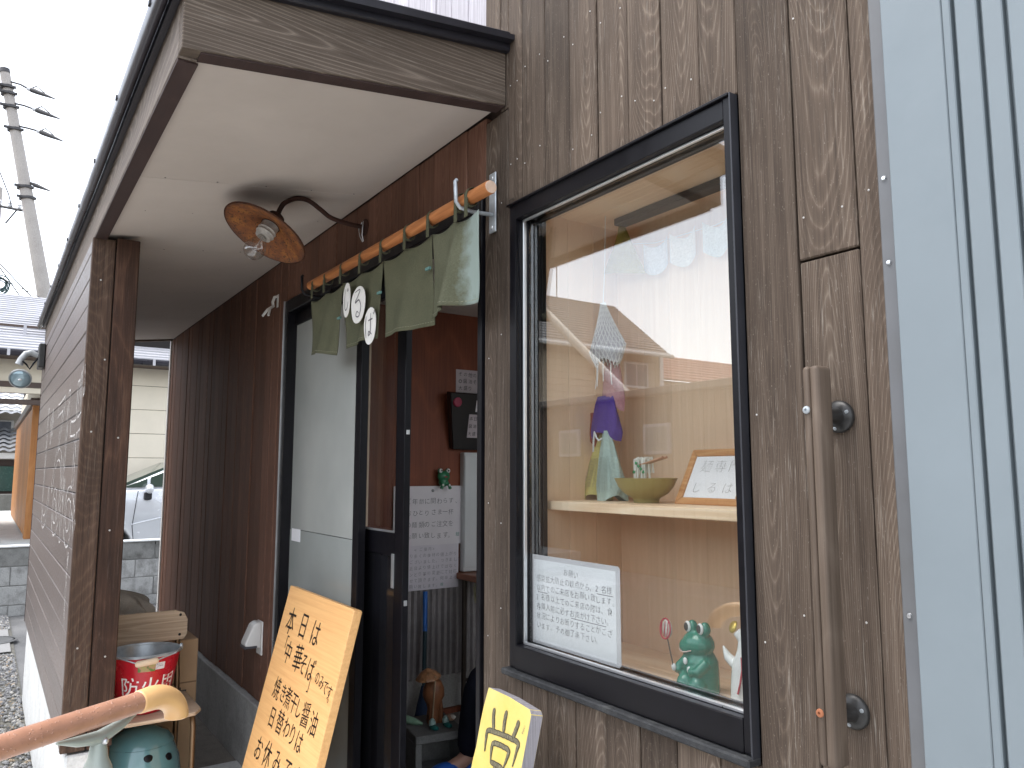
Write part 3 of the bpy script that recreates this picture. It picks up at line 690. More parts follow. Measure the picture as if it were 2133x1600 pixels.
# utility poles and overhead lines
PCONC = concrete('pole_concrete', (.40, .37, .345), 3, (.25, .23, .21), .4)
DKIRON = plain('dark_iron', (.06, .058, .06), .5, .3)
PORC = plain('insulator_porcelain', (.55, .56, .58), .3)
up = thing('utility_pole', 'tall leaning concrete utility pole with three black strain insulators', 'utility pole', (-23.1, 1.0, 0))
build('pole', MB().tube([(-23.07, 1.17, 0), (-23.09, -.09, 5.92), (-23.12, -1.37, 11.91)], [.23, .175, .118], 20), PCONC, up, smooth=True)
build('pole_cap', MB().tube([(-23.12, -1.37, 11.88), (-23.12, -1.38, 12.0)], [.132, .115], 16), DKIRON, up)
for (yy, zz) in ((-1.30, 11.50), (-1.26, 11.33), (-1.19, 10.98), (-1.06, 10.40), (-.74, 8.90), (-.67, 8.62)):
    build('pole_band', MB().tube([(-23.1, yy, zz - .03), (-23.1, yy - .01, zz + .03)], .165 if zz > 9 else .185, 16).box((-23.02, yy - .24, zz - .03), (-22.94, yy + .20, zz + .02)), DKIRON, up)
for pts in ([(-23.06, -1.23, 11.66), (-22.92, -1.02, 11.59), (-22.82, -.84, 11.48), (-22.44, -.24, 11.21)], [(-23.07, -1.13, 11.1), (-22.92, -.9, 11.04), (-22.79, -.69, 10.95), (-22.42, -.10, 10.69)], [(-23.07, -1.01, 10.51), (-22.92, -.78, 10.45), (-22.78, -.56, 10.38), (-22.43, .01, 10.11)]):
    arm_ = build('insulator_arm', MB().tube(pts[:3], .025, 8), DKIRON, up)
    a, b = Vector(pts[2]), Vector(pts[3])
    build('insulator', MB().tube([a, a.lerp(b, .12)], .055, 12), PORC, arm_, smooth=True)
    build('cable_grip', MB().tube([a.lerp(b, .12), a.lerp(b, .3), a.lerp(b, .6), b], [.062, .062, .045, .015], 10).tube([a.lerp(b, .15) + Vector((0, 0, .06)), a.lerp(b, .3) + Vector((0, .0, .15)), a.lerp(b, .62) + Vector((0, 0, .05))], .016, 6), DKIRON, arm_, smooth=True)
build('lower_grip', MB().tube([(-23.02, -.63, 9.03), (-22.98, -.5, 8.97), (-22.74, -.18, 8.81)], [.03, .06, .015], 8), DKIRON, up)
cabs = [([(-22.42, -.10, 10.69), (-18, 6, 9.2), (-9, 20, 9.5)], 'overhead cable running right from the middle insulator'),
        ([(-22.44, -.24, 11.21), (-18, 6, 9.7), (-9, 20, 10)], 'overhead cable running right from the top insulator'),
        ([(-22.43, .01, 10.11), (-18, 6, 8.7), (-9, 20, 9)], 'overhead cable running right from the lowest of three insulators')]
for pts, lb in cabs: tag(build('overhead_cable', MB().tube(pts, .008, 5), plain('cable_grey', (.45, .45, .46), .6)), lb, 'cable', 'overhead cables')
for pts, lb in (([(-21.5, -1.9, 7.2), (-21.3, -1.14, 6.37), (-20.91, -.38, 5.49), (-20.4, .7, 4.5)], 'upper of two steep dark wires left of the leaning pole'),
                ([(-21.4, -1.5, 6.9), (-21.3, -1.15, 6.30), (-21.07, -.62, 5.49), (-20.8, -.2, 4.6)], 'lower of two steep dark wires left of the leaning pole'),
                ([(-21.2, -1.5, 9.3), (-21.1, -1.28, 8.51), (-21.03, -1.08, 8.0), (-21, -1.0, 7.7)], 'short hanging wire by the edge above the crossarm')):
    tag(build('overhead_cable', MB().tube(pts, .014, 5), DKIRON), lb, 'cable', 'overhead cables')
p2 = thing('utility_pole', 'far utility pole with a crossarm and white insulators', 'utility pole', (-35.6, -1.4, 0))
build('pole', MB().tube([(-35.6, -1.40, 0), (-35.5, -1.40, 12.7)], [.2, .13], 14), PCONC, p2, smooth=True)
build('crossarm', MB().tube([(-35.5, -1.9, 11.98), (-34.8, -.58, 11.72)], .055, 6), DKIRON, p2)
build('brace', MB().tube([(-34.9, -.74, 11.78), (-35.25, -1.1, 11.22)], .03, 6), DKIRON, p2)
for f in (.42, .68, .92):
    q = Vector((-35.5, -1.9, 12.0)).lerp(Vector((-34.8, -.58, 11.75)), f); build('insulator', MB().lathe([(.03, 0), (.07, .06), (.04, .1), (.08, .16), (.03, .24)], Matrix.Translation(q), 10), PORC, p2, smooth=True)
mb = MB()
for k in range(9):
    ce = Vector((-18.96 + random.uniform(-.03, .03), -1.10 + random.uniform(-.03, .03), 5.40 + random.uniform(-.04, .04))); r_ = random.uniform(.09, .17)
    mb.tube([ce + Vector((random.uniform(-.02, .02), r_ * math.cos(a), r_ * 1.15 * math.sin(a))) for a in [2 * math.pi * j / 20 for j in range(21)]], .012, 5)
tag(build('cable_coil', mb, plain('teal_cable', (.05, .09, .09), .6)), 'loose coil of dark cable hanging in the sky above the roof', 'cable coil')
mb = MB().tube([(-19.3, -1.9, 6.05), (-18.97, -1.12, 5.55), (-18.6, -.3, 5.1)], .01, 5); tag(build('overhead_cable', mb, DKIRON), 'thin wire carrying the cable coil', 'cable', 'overhead cables')

# ---- across the street: what the window glass mirrors
STREET = thing('tan_house', 'tan clapboard house with a grey gable roof across the street, mirrored in the shop window', 'house', (-20, -12, 0))
boxpart('wall', (-25, -17.2, -.02), (-18.0, -6, 5.4), plain('tan_clapboard', (.56, .46, .34), .7, 0, .05, 3), STREET, 0)
for k in range(27): boxpart('clapboard', (-18.0, -17.2, .02 + k * .195), (-17.975, -6.0, .02 + k * .195 + .182), plain('tan_clapboard', (.56, .46, .34), .7), STREET, .006)
sroof = build('roof', MB().add([(-17.3, -16.9, 5.25), (-17.3, -5.5, 5.25), (-21.5, -5.5, 7.8), (-21.5, -18.3, 7.8), (-25.7, -5.5, 5.25), (-25.7, -17.7, 5.25)], [(0, 1, 2, 3), (3, 2, 4, 5)]), BROWNT, STREET)
STILE = plain('grey_brown_roof_tile', (.15, .14, .13), .45, 0, .3, 1.5)
for k in range(20):
    f0, f1 = k / 20, (k + 1) / 20; ax, az, bx_, bz = -17.3 - 4.2 * f0, 5.28 + 2.55 * f0, -17.3 - 4.2 * f1, 5.28 + 2.55 * f1
    ya, yb = -16.9 - 1.4 * f0, -16.9 - 1.4 * f1
    mb = MB().add([(ax, ya, az + .03), (ax, -5.5, az + .03), (bx_, -5.5, bz), (bx_, yb, bz), (ax, ya, az - .03), (ax, -5.5, az - .03)], [(0, 1, 2, 3), (4, 5, 1, 0)]); build('roof_course', mb, STILE, sroof)
build('eave_gutter', MB().tube([(-17.25, -17.0, 5.22), (-17.25, -5.5, 5.22)], .07, 8), WPLAST, STREET, smooth=True)
for yy in (-16.55, -9.6):
    wf = boxpart('window', (-17.975, yy, 4.2), (-17.93, yy + 1.05, 5.04), WPLAST, STREET, .01)
    for k in range(2): boxpart('pane', (-17.93, yy + .06 + k * .48, 4.27), (-17.925, yy + .50 + k * .48, 4.97), plain('dark_pane', (.10, .11, .13), .08), wf, 0)
boxpart('corner_board', (-17.98, -17.25, 0), (-17.92, -17.08, 5.3), WPLAST, STREET, .01)
ant = thing('tv_antenna', 'thin television antenna on the tan house roof', 'antenna', (-21.3, -15.4, 7.7))
build('mast', MB().tube([(-21.3, -15.4, 7.6), (-21.3, -15.4, 9.3)], .018, 6), DKIRON, ant)
for k in range(5): build('element', MB().tube([(-21.6 , -15.1 - k * .15, 9.2), (-21.0, -15.1 - k * .15, 9.2)], .01, 5), DKIRON, ant)
redh = thing('red_roof_house', 'house with a red tile roof beyond the tan house, mirrored in the shop window', 'house', (-22, -22, 0))
boxpart('wall', (-25, -27, -.02), (-20.4, -18.9, 4.95), plain('pale_render', (.55, .50, .43), .8), redh, 0)
for k in range(9):
    f0, f1 = k / 9, (k + 1) / 9
    build('roof_course', MB().add([(-20 - 3 * f0, -28, 4.95 + 1.5 * f0 + .04), (-20 - 3 * f0, -18.7, 4.95 + 1.5 * f0 + .04), (-20 - 3 * f1, -18.7, 4.95 + 1.5 * f1), (-20 - 3 * f1, -28, 4.95 + 1.5 * f1), (-20 - 3 * f0, -28, 4.95 + 1.5 * f0 - .04), (-20 - 3 * f0, -18.7, 4.95 + 1.5 * f0 - .04)], [(0, 1, 2, 3), (4, 5, 1, 0)]), plain('red_tile', (.36, .15, .11), .55, 0, .2, 2), redh)
gar = thing('timber_garage', 'low brown timber garage with white framed windows across the street', 'garage', (-5, -8, 0))
boxpart('wall', (-11.0, -9.5, -.02), (3, -7.02, 2.62), plain('brown_boards', (.16, .115, .085), .8, 0, .2, 2), gar, .01)
x = -11.0
while x < 2.9: boxpart('board', (x, -7.02, .0), (x + .194, -7.0, 2.6), plain('brown_boards', (.16, .115, .085), .8), gar, .006); x += .2
boxpart('roof', (-11.3, -9.8, 2.62), (3.3, -6.8, 2.72), plain('brown_roof', (.22, .19, .16), .6), gar, .01)
for xx, wd in ((-10.4, .55), (-8.35, .55), (-6.6, .9), (-3, 1.2)):
    wf = boxpart('window', (xx, -7.0, 1.75), (xx + wd, -6.95, 2.2), ROOFM, gar, .01)
    boxpart('pane', (xx + .05, -6.95, 1.8), (xx + wd - .05, -6.945, 2.15), plain('pale_pane', (.26, .27, .27), .1), wf, 0)
tag(build('guy_guard', MB().tube([(-19.0, -11.0, 8.06), (-17.074, -11, 6.52), (-13.127, -11, 3.371), (-8.9, -11, .0)], .11, 12), plain('pale_guard', (.66, .62, .54), .5), smooth=True), 'pale tube guarding a slanting guy wire across the street', 'guy wire guard')

# gravel
vs, fs = [], []
mb = MB(); rng = np.random.RandomState(3); N = 6500
px_ = np.where(rng.rand(N) < .75, -3.1 - 4.6 * rng.rand(N) ** .8, -8.86 - .9 * rng.rand(N)); py_ = -.815 - .75 * rng.rand(N) ** 1.3
ico = [(-.5, -.8, -.3), (.6, -.7, -.2), (.9, .3, -.3), (-.1, .9, -.2), (-.9, .2, -.2), (-.2, -.3, .6), (.45, .1, .5), (-.3, .4, .45)]
icf = [(0, 1, 5), (1, 6, 5), (1, 2, 6), (2, 3, 6), (3, 7, 6), (3, 4, 7), (4, 5, 7), (4, 0, 5), (5, 6, 7)]
V = np.array(ico)
for i in range(N):
    a = rng.rand() * 6.28; s_ = .009 + .010 * rng.rand() ** 2; c_, n_ = math.cos(a), math.sin(a)
    q = (V * (1 + .3 * (rng.rand(8, 3) - .5))) * s_ * (1, .75, .7); q = np.stack([q[:, 0] * c_ - q[:, 1] * n_, q[:, 0] * n_ + q[:, 1] * c_, q[:, 2]], 1)
    mb.add(q + (px_[i], py_[i], .002), icf, int(rng.choice(4, p=[.45, .3, .15, .1])))
gm = [plain('gravel_grey', (.20, .20, .20), .6, 0, .3, 30), plain('gravel_dark', (.10, .10, .105), .6), plain('gravel_pale', (.34, .325, .30), .6), plain('gravel_tan', (.26, .20, .14), .6)]
kind(build('gravel', mb, gm, None), 'stuff')
mb = MB()
for i in range(420):
    xx = rng.choice([-3.3, -3.9, -5.2]) + rng.randn() * .25; yy = -.83 - abs(rng.randn()) * .05; h = .01 + .015 * rng.rand()
    if xx < -6 : continue
    mb.add([(xx - .006, yy, .003), (xx + .006, yy, .003), (xx + rng.randn() * .008, yy - .008, .01 + h)], [(0, 1, 2)])
kind(build('moss_tufts', mb, plain('moss', (.12, .13, .035), .9)), 'stuff')
mc = thing('drain_cover', 'round iron drain cover set in the wet path', 'drain cover', (-8.3, -.95, .008))
build('lid', MB().lathe([(0, .006), (.15, .006), (.155, 0)], Matrix.Translation((-8.3, -.95, .009)), 24), plain('cover_iron', (.16, .16, .16), .35, .4), mc)
build('ring', MB().lathe([(.165, 0), (.165, .006), (.19, .006), (.19, 0)], Matrix.Translation((-8.3, -.95, .009)), 24), plain('cover_iron', (.16, .16, .16), .35, .4), mc)
# ================================================================= OBJECTS ON THE SHOP FRONT
def rust():
    t = NT('rusty_enamel'); v = t.obj(); a = t.noise(v, 22, 6, .7); b = t.noise(v, 90, 3, .6)
    x, y, z = t.sep(v); rr = t.m('SQRT', t.m('ADD', t.m('ADD', t.m('MULTIPLY', x, x), t.m('MULTIPLY', y, y)), t.m('MULTIPLY', z, z)))
    c = t.ramp(a, [(.30, (.06, .02, .01)), (.5, (.22, .075, .02)), (.72, (.34, .145, .035))])
    c = t.mix(t.mr(b, .50, .64, 0, .9), c, (.055, .022, .013)); c = t.mix(t.mr(rr, .125, .155, 0, .85), c, (.05, .022, .018))
    t.pbsdf(c, t.mr(a, .3, .7, .5, .8), .1, t.bump(a, .3, .002), .4); return t.mat
RUST = rust(); RUSTD = plain('dark_rust', (.045, .018, .012), .7, .2, .4, 40, bump=.3)
def lampthing():
    L = thing('wall_lamp', 'rusty saucer shaped wall lamp on a curved arm under the porch ceiling', 'lamp', (-2.562, 0, 2.384))
    ax = Vector((.077, -.488, -.87)).normalized(); Z = -ax; X = Vector((1, 0, 0)); X = (X - Z * X.dot(Z)).normalized(); Y = Z.cross(X)
    c = Vector((-2.562, -.368, 2.288))
    M = Matrix(((X.x, Y.x, Z.x, c.x), (X.y, Y.y, Z.y, c.y), (X.z, Y.z, Z.z, c.z), (0, 0, 0, 1)))
    pr = [(.149, 0), (.1505, .001), (.1495, .005), (.14, .009), (.10, .022), (.06, .034), (.036, .042), (.034, .045), (.034, .041), (.058, .031), (.098, .018), (.138, .005), (.146, .0)]
    build('lamp_shade', MB().lathe(pr, M, 48, cap=False), RUST, L, org=c, smooth=True)
    build('neck', MB().lathe([(.034, .040), (.036, .055), (.028, .066), (.032, .072), (.028, .085), (.018, .092), (0, .094)], M, 20), RUSTD, L, smooth=True)
    pc = [(.030, .04), (.030, .02), (.033, .016), (.030, .012), (.030, .006), (.033, .002), (.029, -.003), (.027, -.012), (0, -.012)]
    build('socket', MB().lathe(pc, M, 24), plain('porcelain_socket', (.42, .40, .37), .4, 0, .3, 30), L, smooth=True)
    BG = glassmat('bulb_glass', .13, (.84, .82, .80), .1)
    bp = [(.0155, -.012), (.0185, -.024), (.028, -.038), (.0345, -.054), (.036, -.068), (.032, -.085), (.022, -.097), (.010, -.1025), (0, -.1035)]
    bl = build('bulb', MB().lathe(bp, M, 24), BG, L, smooth=True)
    build('filament', MB().tube([M @ Vector(q) for q in ((-.004, 0, -.012), (-.009, 0, -.05), (-.003, .003, -.055), (.003, -.003, -.055), (.009, 0, -.05), (.004, 0, -.012))], .0012, 5), SILVER, bl)
    n = M @ Vector((0, 0, .088)); ctrl = [n, n + Vector((0, .012, .032)), (-2.562, -.300, 2.415), (-2.562, -.262, 2.437), (-2.562, -.22, 2.438), (-2.562, -.175, 2.415), (-2.562, -.135, 2.392), (-2.562, -.07, 2.382), (-2.562, -.012, 2.380)]
    C_ = [np.array(q, float) for q in ctrl]; pts = []
    for i in range(len(C_) - 1):
        p0, p1, p2, p3 = C_[max(i - 1, 0)], C_[i], C_[i + 1], C_[min(i + 2, len(C_) - 1)]
        for k in range(6):
            t = k / 6; pts.append(.5 * ((2 * p1) + (-p0 + p2) * t + (2 * p0 - 5 * p1 + 4 * p2 - p3) * t * t + (-p0 + 3 * p1 - 3 * p2 + p3) * t ** 3))
    pts.append(C_[-1]); build('arm', MB().tube(pts, .0085, 12), RUSTD, L, smooth=True)
    MW = Matrix.Translation((-2.562, -.003, 2.380)) @ Matrix.Rotation(rad(90), 4, 'X')
    build('wall_plate', MB().lathe([(0, .012), (.016, .011), (.030, .004), (.031, 0)], MW, 20), RUSTD, L, smooth=True)
    for s in (-1, 1): build('wire_tie', MB().tube([(-2.562 + s * .006, -.012, 2.40), (-2.562 + s * .018, -.02, 2.375), (-2.562 + s * .01, -.018, 2.345), (-2.562 + s * .004, -.01, 2.325)], .002, 6), SILVER, L)
lampthing()
# noren curtain, its pole and brackets
PY, PZ = -.095, 2.203
pole = tag(build('curtain_pole', MB().tube([(-2.865, PY, PZ + .006), (-2.2, PY, PZ), (-1.562, PY, PZ - .006)], .0175, 20), POLEW, smooth=True, bevel=.002), 'round orange wooden pole carrying the green shop curtain', 'pole')
build('end_face', MB().tube([(-1.562, PY, PZ - .006), (-1.560, PY, PZ - .006)], .0160, 20), plain('pale_end_grain', (.62, .45, .34), .7, 0, .1, 60), pole)
for bx, lb, m in ((-1.682, 'galvanised hook bracket at the near end of the curtain pole', GALV), (-2.875, 'dark hook bracket at the far end of the curtain pole', BLACK)):
    b = thing('pole_bracket', lb, 'bracket', (bx, 0, 2.2), 'brackets of the curtain pole')
    build('back_plate', MB().box((bx - .016, -.0135, 2.125), (bx + .016, -.0085, 2.292)), m, b, bevel=.0015)
    build('hook', MB().tube([(bx - .0, -.010, 2.175), (bx - .004, -.07, 2.172), (bx - .004, -.112, 2.176), (bx - .004, -.124, 2.19), (bx - .004, -.127, 2.245), (bx - .004, -.122, 2.25)], .0055, 10), m, b, smooth=True)
    for zz in (2.278, 2.14): build('screw', MB().lathe([(0, .003), (.004, .0025), (.005, 0)], Matrix.Translation((bx, -.0135, zz)) @ Matrix.Rotation(rad(90), 4, 'X'), 10), SILVER, b, smooth=True)
def cloth(name, base, dark, worn=None):
    t = NT(name); v = t.obj(); x, y, z = t.sep(v)
    wv = t.m('MULTIPLY', t.m('ADD', t.m('SINE', t.m('MULTIPLY', x, 5200.0)), t.m('SINE', t.m('MULTIPLY', z, 5200.0))), .25)
    n = t.noise(v, 7, 5, .6); n2 = t.noise(v, 240, 3, .6)
    c = t.mix(t.mr(n, .35, .65, 0, 1), base, dark); k = t.mr(n2, .3, .7, .85, 1.15); c = t.mix(1.0, c, t.comb(k, k, k), 'MULTIPLY')
    if worn:
        f = t.m('ADD', t.mr(x, .02, .10, 0, 1), t.m('MULTIPLY', t.m('SUBTRACT', t.noise(v, 14, 5, .65), .5), 1.3)); c = t.mix(t.mr(f, .35, .8, 0, .95), c, worn)
    t.pbsdf(c, .9, 0, t.bump(t.noise(v, 900, 2, .5), .25, .001), .1); return t.mat
OLIVE = cloth('olive_canvas', (.108, .106, .066), (.082, .083, .052)); OLIVEF = cloth('faded_olive_canvas', (.125, .125, .082), (.095, .097, .062), (.25, .30, .27))
nor = thing('noren_curtain', 'olive green shop curtain with white lettered discs hanging in the doorway', 'curtain', (-2.2, -.1, 2.2))
STITCH = plain('hem_thread', (.24, .24, .16), .9)
def panel(xa, xb, xc, xd, zt, zb0, zb1, mat, seed, amp=.008, curl=0, fold=0):
    """xa..xb along the top, xc..xd along the hem"""
    r_ = random.Random(seed); ph = r_.random() * 6
    def fn(u, v):
        xt = xa + (xb - xa) * u; xbm = xc + (xd - xc) * u; e = v ** 1.4
        X = xt + (xbm - xt) * e; zt_ = zt - .012 * math.sin(math.pi * ((u * 2) % 1)) ; zb = zb0 + (zb1 - zb0) * u + .008 * math.sin(u * 3.1 + ph)
        Y = PY - .004 + amp * (.06 + 1.2 * v) * math.sin(u * 5.5 + ph + v * 1.3) + .004 * v * math.sin(u * 15 + v * 4 + ph) + curl * max(0, u - .55) ** 2 * (0.4 + v)
        Y += fold * math.exp(-((u - .62) / .12) ** 2) * v
        Y -= .006 * (v ** 6)
        return Vector((X, Y, zt_ + (zb - zt_) * v))
    o = build('panel', MB().grid(fn, 36, 28), mat, nor, smooth=True); o.modifiers.new('cloth', 'SOLIDIFY').thickness = .0016
    mb = MB(); n = 26
    for k in range(n):
        a, b = fn((k + .15) / n, .955), fn((k + .7) / n, .955); d = Vector((0, -.0022, 0))
        mb.tube([a + d, b + d], .0008, 4)
    kind(build('hem_stitches', mb, STITCH, nor), 'stuff'); return fn
f1 = panel(-2.842, -2.52, -2.822, -2.582, 2.142, 1.922, 1.903, OLIVE, 1, .010)
f2 = panel(-2.518, -2.186, -2.472, -2.200, 2.148, 1.910, 1.896, OLIVE, 2, .008)
f3 = panel(-2.184, -1.862, -2.148, -1.852, 2.150, 1.889, 1.898, OLIVE, 3, .008)
f4 = panel(-1.860, -1.612, -1.848, -1.632, 2.152, 1.897, 1.922, OLIVEF, 4, .012, 0, -.055)
for xx in (-2.673, -2.515, -2.347, -2.181, -2.012, -1.865, -1.709, -1.655, -2.80):
    mb = MB(); n = 16
    def lp(u, v): a = 2 * math.pi * u; return Vector((xx + (v - .5) * .014 + .004 * math.sin(a), PY + .0192 * math.cos(a), PZ + .0195 * math.sin(a) - (.010 if math.sin(a) < -.5 else 0)))
    mb.grid(lp, n, 1)
    mb.box((xx - .007 + .004, PY - .021, PZ - .062), (xx + .007 + .004, PY - .0185, PZ - .012)); o = build('loop', mb, OLIVE, nor, smooth=True); o.modifiers.new('t', 'SOLIDIFY').thickness = .0015
for xx, zz in ((-2.519, 2.02), (-2.186, 2.045), (-1.861, 2.05)): boxpart('bar_tack', (xx - .012, PY - .020, zz - .004), (xx + .012, PY - .012, zz + .004), plain('teal_thread', (.10, .20, .18), .8), nor, .001)
PATCH = plain('white_felt', (.74, .72, .68), .9, 0, .06, 30, bump=.4)
def patch(cx, cz, rx, rz, ch, fnY, n=26, bend=0, tw=0):
    poly = [(rx * math.cos(a) * (1 + .04 * math.sin(3 * a)) , rz * math.sin(a) * (1 + .05 * math.sin(2 * a + 1))) for a in [2 * math.pi * k / n for k in range(n)]]
    p = build('patch', MB().prism(poly, (cx, fnY, cz), (1, bend, 0), (0, 0, 1), (0, -1, 0), .003), PATCH, nor, bevel=.0006)
    mb = MB(); fn = lambda a, b: Vector((cx + a, fnY + bend * a - .0040, cz + b))
    for pts in ch: stroke(mb, pts, .0045, fn)
    build('letter', mb, INKG, p)
S_RU = [[(-.022, .045), (.018, .046), (-.020, .010), (.010, .014), (.026, -.012), (.012, -.040), (-.012, -.036), (-.004, -.022), (.010, -.030)]]
S_BA = [[(-.026, .035), (-.030, .0), (-.024, -.036)], [(-.010, .018), (.024, .020)], [(.008, .040), (.009, .0), (.007, -.024), (-.006, -.030), (-.004, -.018), (.020, -.030)], [(.028, .040), (.032, .032)], [(.035, .045), (.039, .036)]]
S_JI = [[(-.012, .040), (-.016, -.01), (-.006, -.034), (.012, -.030), (.022, -.010)], [(.008, .035), (.012, .026)], [(.016, .038), (.020, .028)]]
patch(-2.424, 2.065, .036, .062, S_JI, -.121, bend=-.08)
patch(-2.322, 2.030, .056, .064, S_RU, -.122)
patch(-2.226, 1.944, .044, .062, S_BA, -.121)
# wall hook, outlet cover, black blob of tape
h = thing('wall_hook', 'small white forked hook on the brown porch wall', 'hook', (-3.576, 0, 2.26))
build('stem', MB().tube([(-3.576, -.004, 2.315), (-3.576, -.02, 2.31), (-3.576, -.028, 2.285), (-3.576, -.024, 2.262)], .007, 10), WPLAST, h, smooth=True)
for s in (-1, 1): build('prong', MB().tube([(-3.576, -.024, 2.266), (-3.576 + s * .02, -.045, 2.25), (-3.576 + s * .046, -.06, 2.222 - (.012 if s > 0 else 0))], [.007, .0065, .006], 10), WPLAST, h, smooth=True)
build('base', MB().box((-3.588, -.006, 2.262), (-3.564, -.0035, 2.325)), WPLAST, h, bevel=.001)
oc = thing('outlet_cover', 'white hooded outdoor socket cover low on the porch wall', 'socket cover', (-3.645, 0, .72))
build('back_plate', MB().box((-3.69, -.012, .652), (-3.612, -.004, .802)), WPLAST, oc, bevel=.004, seg=2)
build('hood', MB().prism([(-.012, .80), (-.03, .802), (-.05, .79), (-.082, .715), (-.084, .700), (-.012, .685)], (-3.688, 0, 0), (0, 1, 0), (0, 0, 1), (1, 0, 0), .074), WPLAST, oc, bevel=.006, seg=3, smooth=True)
build('hood_lip', MB().box((-3.690, -.086, .688), (-3.612, -.03, .699)), plain('dark_lip', (.08, .08, .09), .5), oc, bevel=.002)

# grab bar on the front
gb = thing('grab_bar', 'vertical wooden grab bar on two dark round brackets beside the window', 'grab bar', (-.70, -.05, 1.35))
build('bar', MB().box((-.7085, -.076, 1.058), (-.6965, -.040, 1.642)).box((-.696, -.076, 1.058), (-.680, -.040, 1.642)), BARW, gb, bevel=.006, seg=3, smooth=True)
IRON = plain('dark_bracket_iron', (.035, .034, .033), .38, .4, .3, 30)
for zz, sc in ((1.567, GALV), (1.125, plain('rusty_screw', (.30, .11, .05), .6))):
    MX = Matrix.Translation((-.694, -.0035, zz)) @ Matrix.Rotation(rad(90), 4, 'X')
    b = build('bracket', MB().lathe([(.0, .042), (.010, .042), (.0115, .020), (.014, .011), (.021, .0085), (.0235, .006), (.0255, .0035), (.0255, 0)], MX, 32), IRON, gb, smooth=True)
    for a in (20, 140, 260):
        q = Vector((-.694 + .0185 * math.cos(rad(a)), -.012, zz + .0185 * math.sin(rad(a)))); build('bracket_screw', MB().lathe([(0, .002), (.0028, .0015), (.0034, 0)], Matrix.Translation(q) @ Matrix.Rotation(rad(90), 4, 'X'), 10), GALV, b, smooth=True)
    build('bar_screw', MB().lathe([(0, .0005), (.0022, .0005), (.0024, .0025), (.0056, .002), (.0062, 0)], Matrix.Translation((-.702, -.0762, zz + .008)) @ Matrix.Rotation(rad(90), 4, 'X'), 16), sc, gb, smooth=True)

# floodlight on the end of the wing wall
fl = thing('floodlight', 'grey round floodlight on a bent arm at the far end of the wing wall', 'floodlight', (-5.95, -.83, 2.2))
GREYP = plain('grey_lamp_paint', (.36, .37, .37), .4, .2, .1, 12)
build('mount_plate', MB().box((-6.03, -.862, 2.17), (-5.86, -.8235, 2.33)), IRON, fl, bevel=.006)
build('arm', MB().tube([(-5.95, -.86, 2.255), (-5.95, -.90, 2.275), (-5.95, -.93, 2.265), (-5.95, -.955, 2.225), (-5.95, -.965, 2.19)], [.016, .02, .02, .02, .024], 12), GREYP, fl, smooth=True)
build('cord', MB().tube([(-5.93, -.86, 2.24), (-5.92, -.885, 2.20), (-5.92, -.905, 2.16), (-5.92, -.925, 2.19), (-5.93, -.945, 2.21)], .006, 8), BLACK, fl, smooth=True)
aim = Vector((.60, -.10, -.30)).normalized(); Z = -aim; X = Vector((0, 1, 0)); X = (X - Z * X.dot(Z)).normalized(); Y = Z.cross(X); c = Vector((-5.93, -.952, 2.095))
MF = Matrix(((X.x, Y.x, Z.x, c.x), (X.y, Y.y, Z.y, c.y), (X.z, Y.z, Z.z, c.z), (0, 0, 0, 1)))
hd_ = build('head', MB().lathe([(.060, -.012), (.066, -.010), (.066, 0), (.060, .006), (.045, .035), (.03, .06), (.03, .085), (0, .09)], MF, 28, cap=False), GREYP, fl, smooth=True)
build('lens', MB().lathe([(0, -.022), (.03, -.019), (.055, -.010), (.0595, -.004)], MF, 24), plain('blue_grey_lens', (.24, .33, .37), .06, .3, .1, 20, spec=.8), hd_, smooth=True)
build('bulb_core', MB().ell(c - Z * .020, (.012, .012, .006)), plain('pale_core', (.8, .8, .8), .2), hd_, smooth=True)

# ---- menu board leaning by the door
O = Vector((-3.099, -.060, 1.029)); l_ = math.atan(.247); UPB = Vector((0, math.sin(l_), math.cos(l_))); NB = Vector((0, -math.cos(l_), math.sin(l_)))
mbd = thing('menu_board', 'orange wooden board with black handwriting leaning by the doorway', 'sign', tuple(O - UPB * .93 + Vector((.327, 0, 0))))
build('board', MB().prism([(0, -.935), (.655, -.935), (.655, -.004), (.645, 0), (.004, .002)], O, (1, 0, 0), UPB, -NB, .031), SIGNW, mbd, bevel=.003, seg=2)
TXT = [('本', .11, .12, .105), ('日', .249, .116, .10), ('は', .378, .121, .10), ('「', .108, .205, .07), ('中', .165, .227, .085), ('華', .274, .228, .10), ('そ', .341, .235, .08), ('ば', .415, .239, .085), ('」', .448, .282, .06), ('の', .493, .251, .048), ('み', .537, .256, .050), ('で', .577, .263, .05), ('す', .617, .271, .05), ('。', .632, .285, .04),
  ('焼', .148, .36, .082), ('き', .222, .361, .07), ('煮', .280, .365, .078), ('干', .344, .367, .075), ('し', .398, .372, .07), ('醤', .47, .376, .085), ('油', .552, .384, .082), ('日', .175, .456, .078), ('替', .262, .452, .085), ('わ', .338, .452, .075), ('り', .40, .458, .075), ('は', .472, .462, .078),
  ('お', .123, .578, .09), ('休', .222, .572, .095), ('み', .326, .565, .085), ('で', .432, .560, .085), ('す', .52, .560, .085), ('。', .57, .57, .06)]
lettering('handwriting', [(c_, u, -v, s_ * 1.02, random.uniform(-.09, .09), .86) for c_, u, v, s_ in TXT], lambda a, b: O + Vector((1, 0, 0)) * a + UPB * b + NB * .0008, plain('black_marker', (.018, .014, .012), .35), mbd)

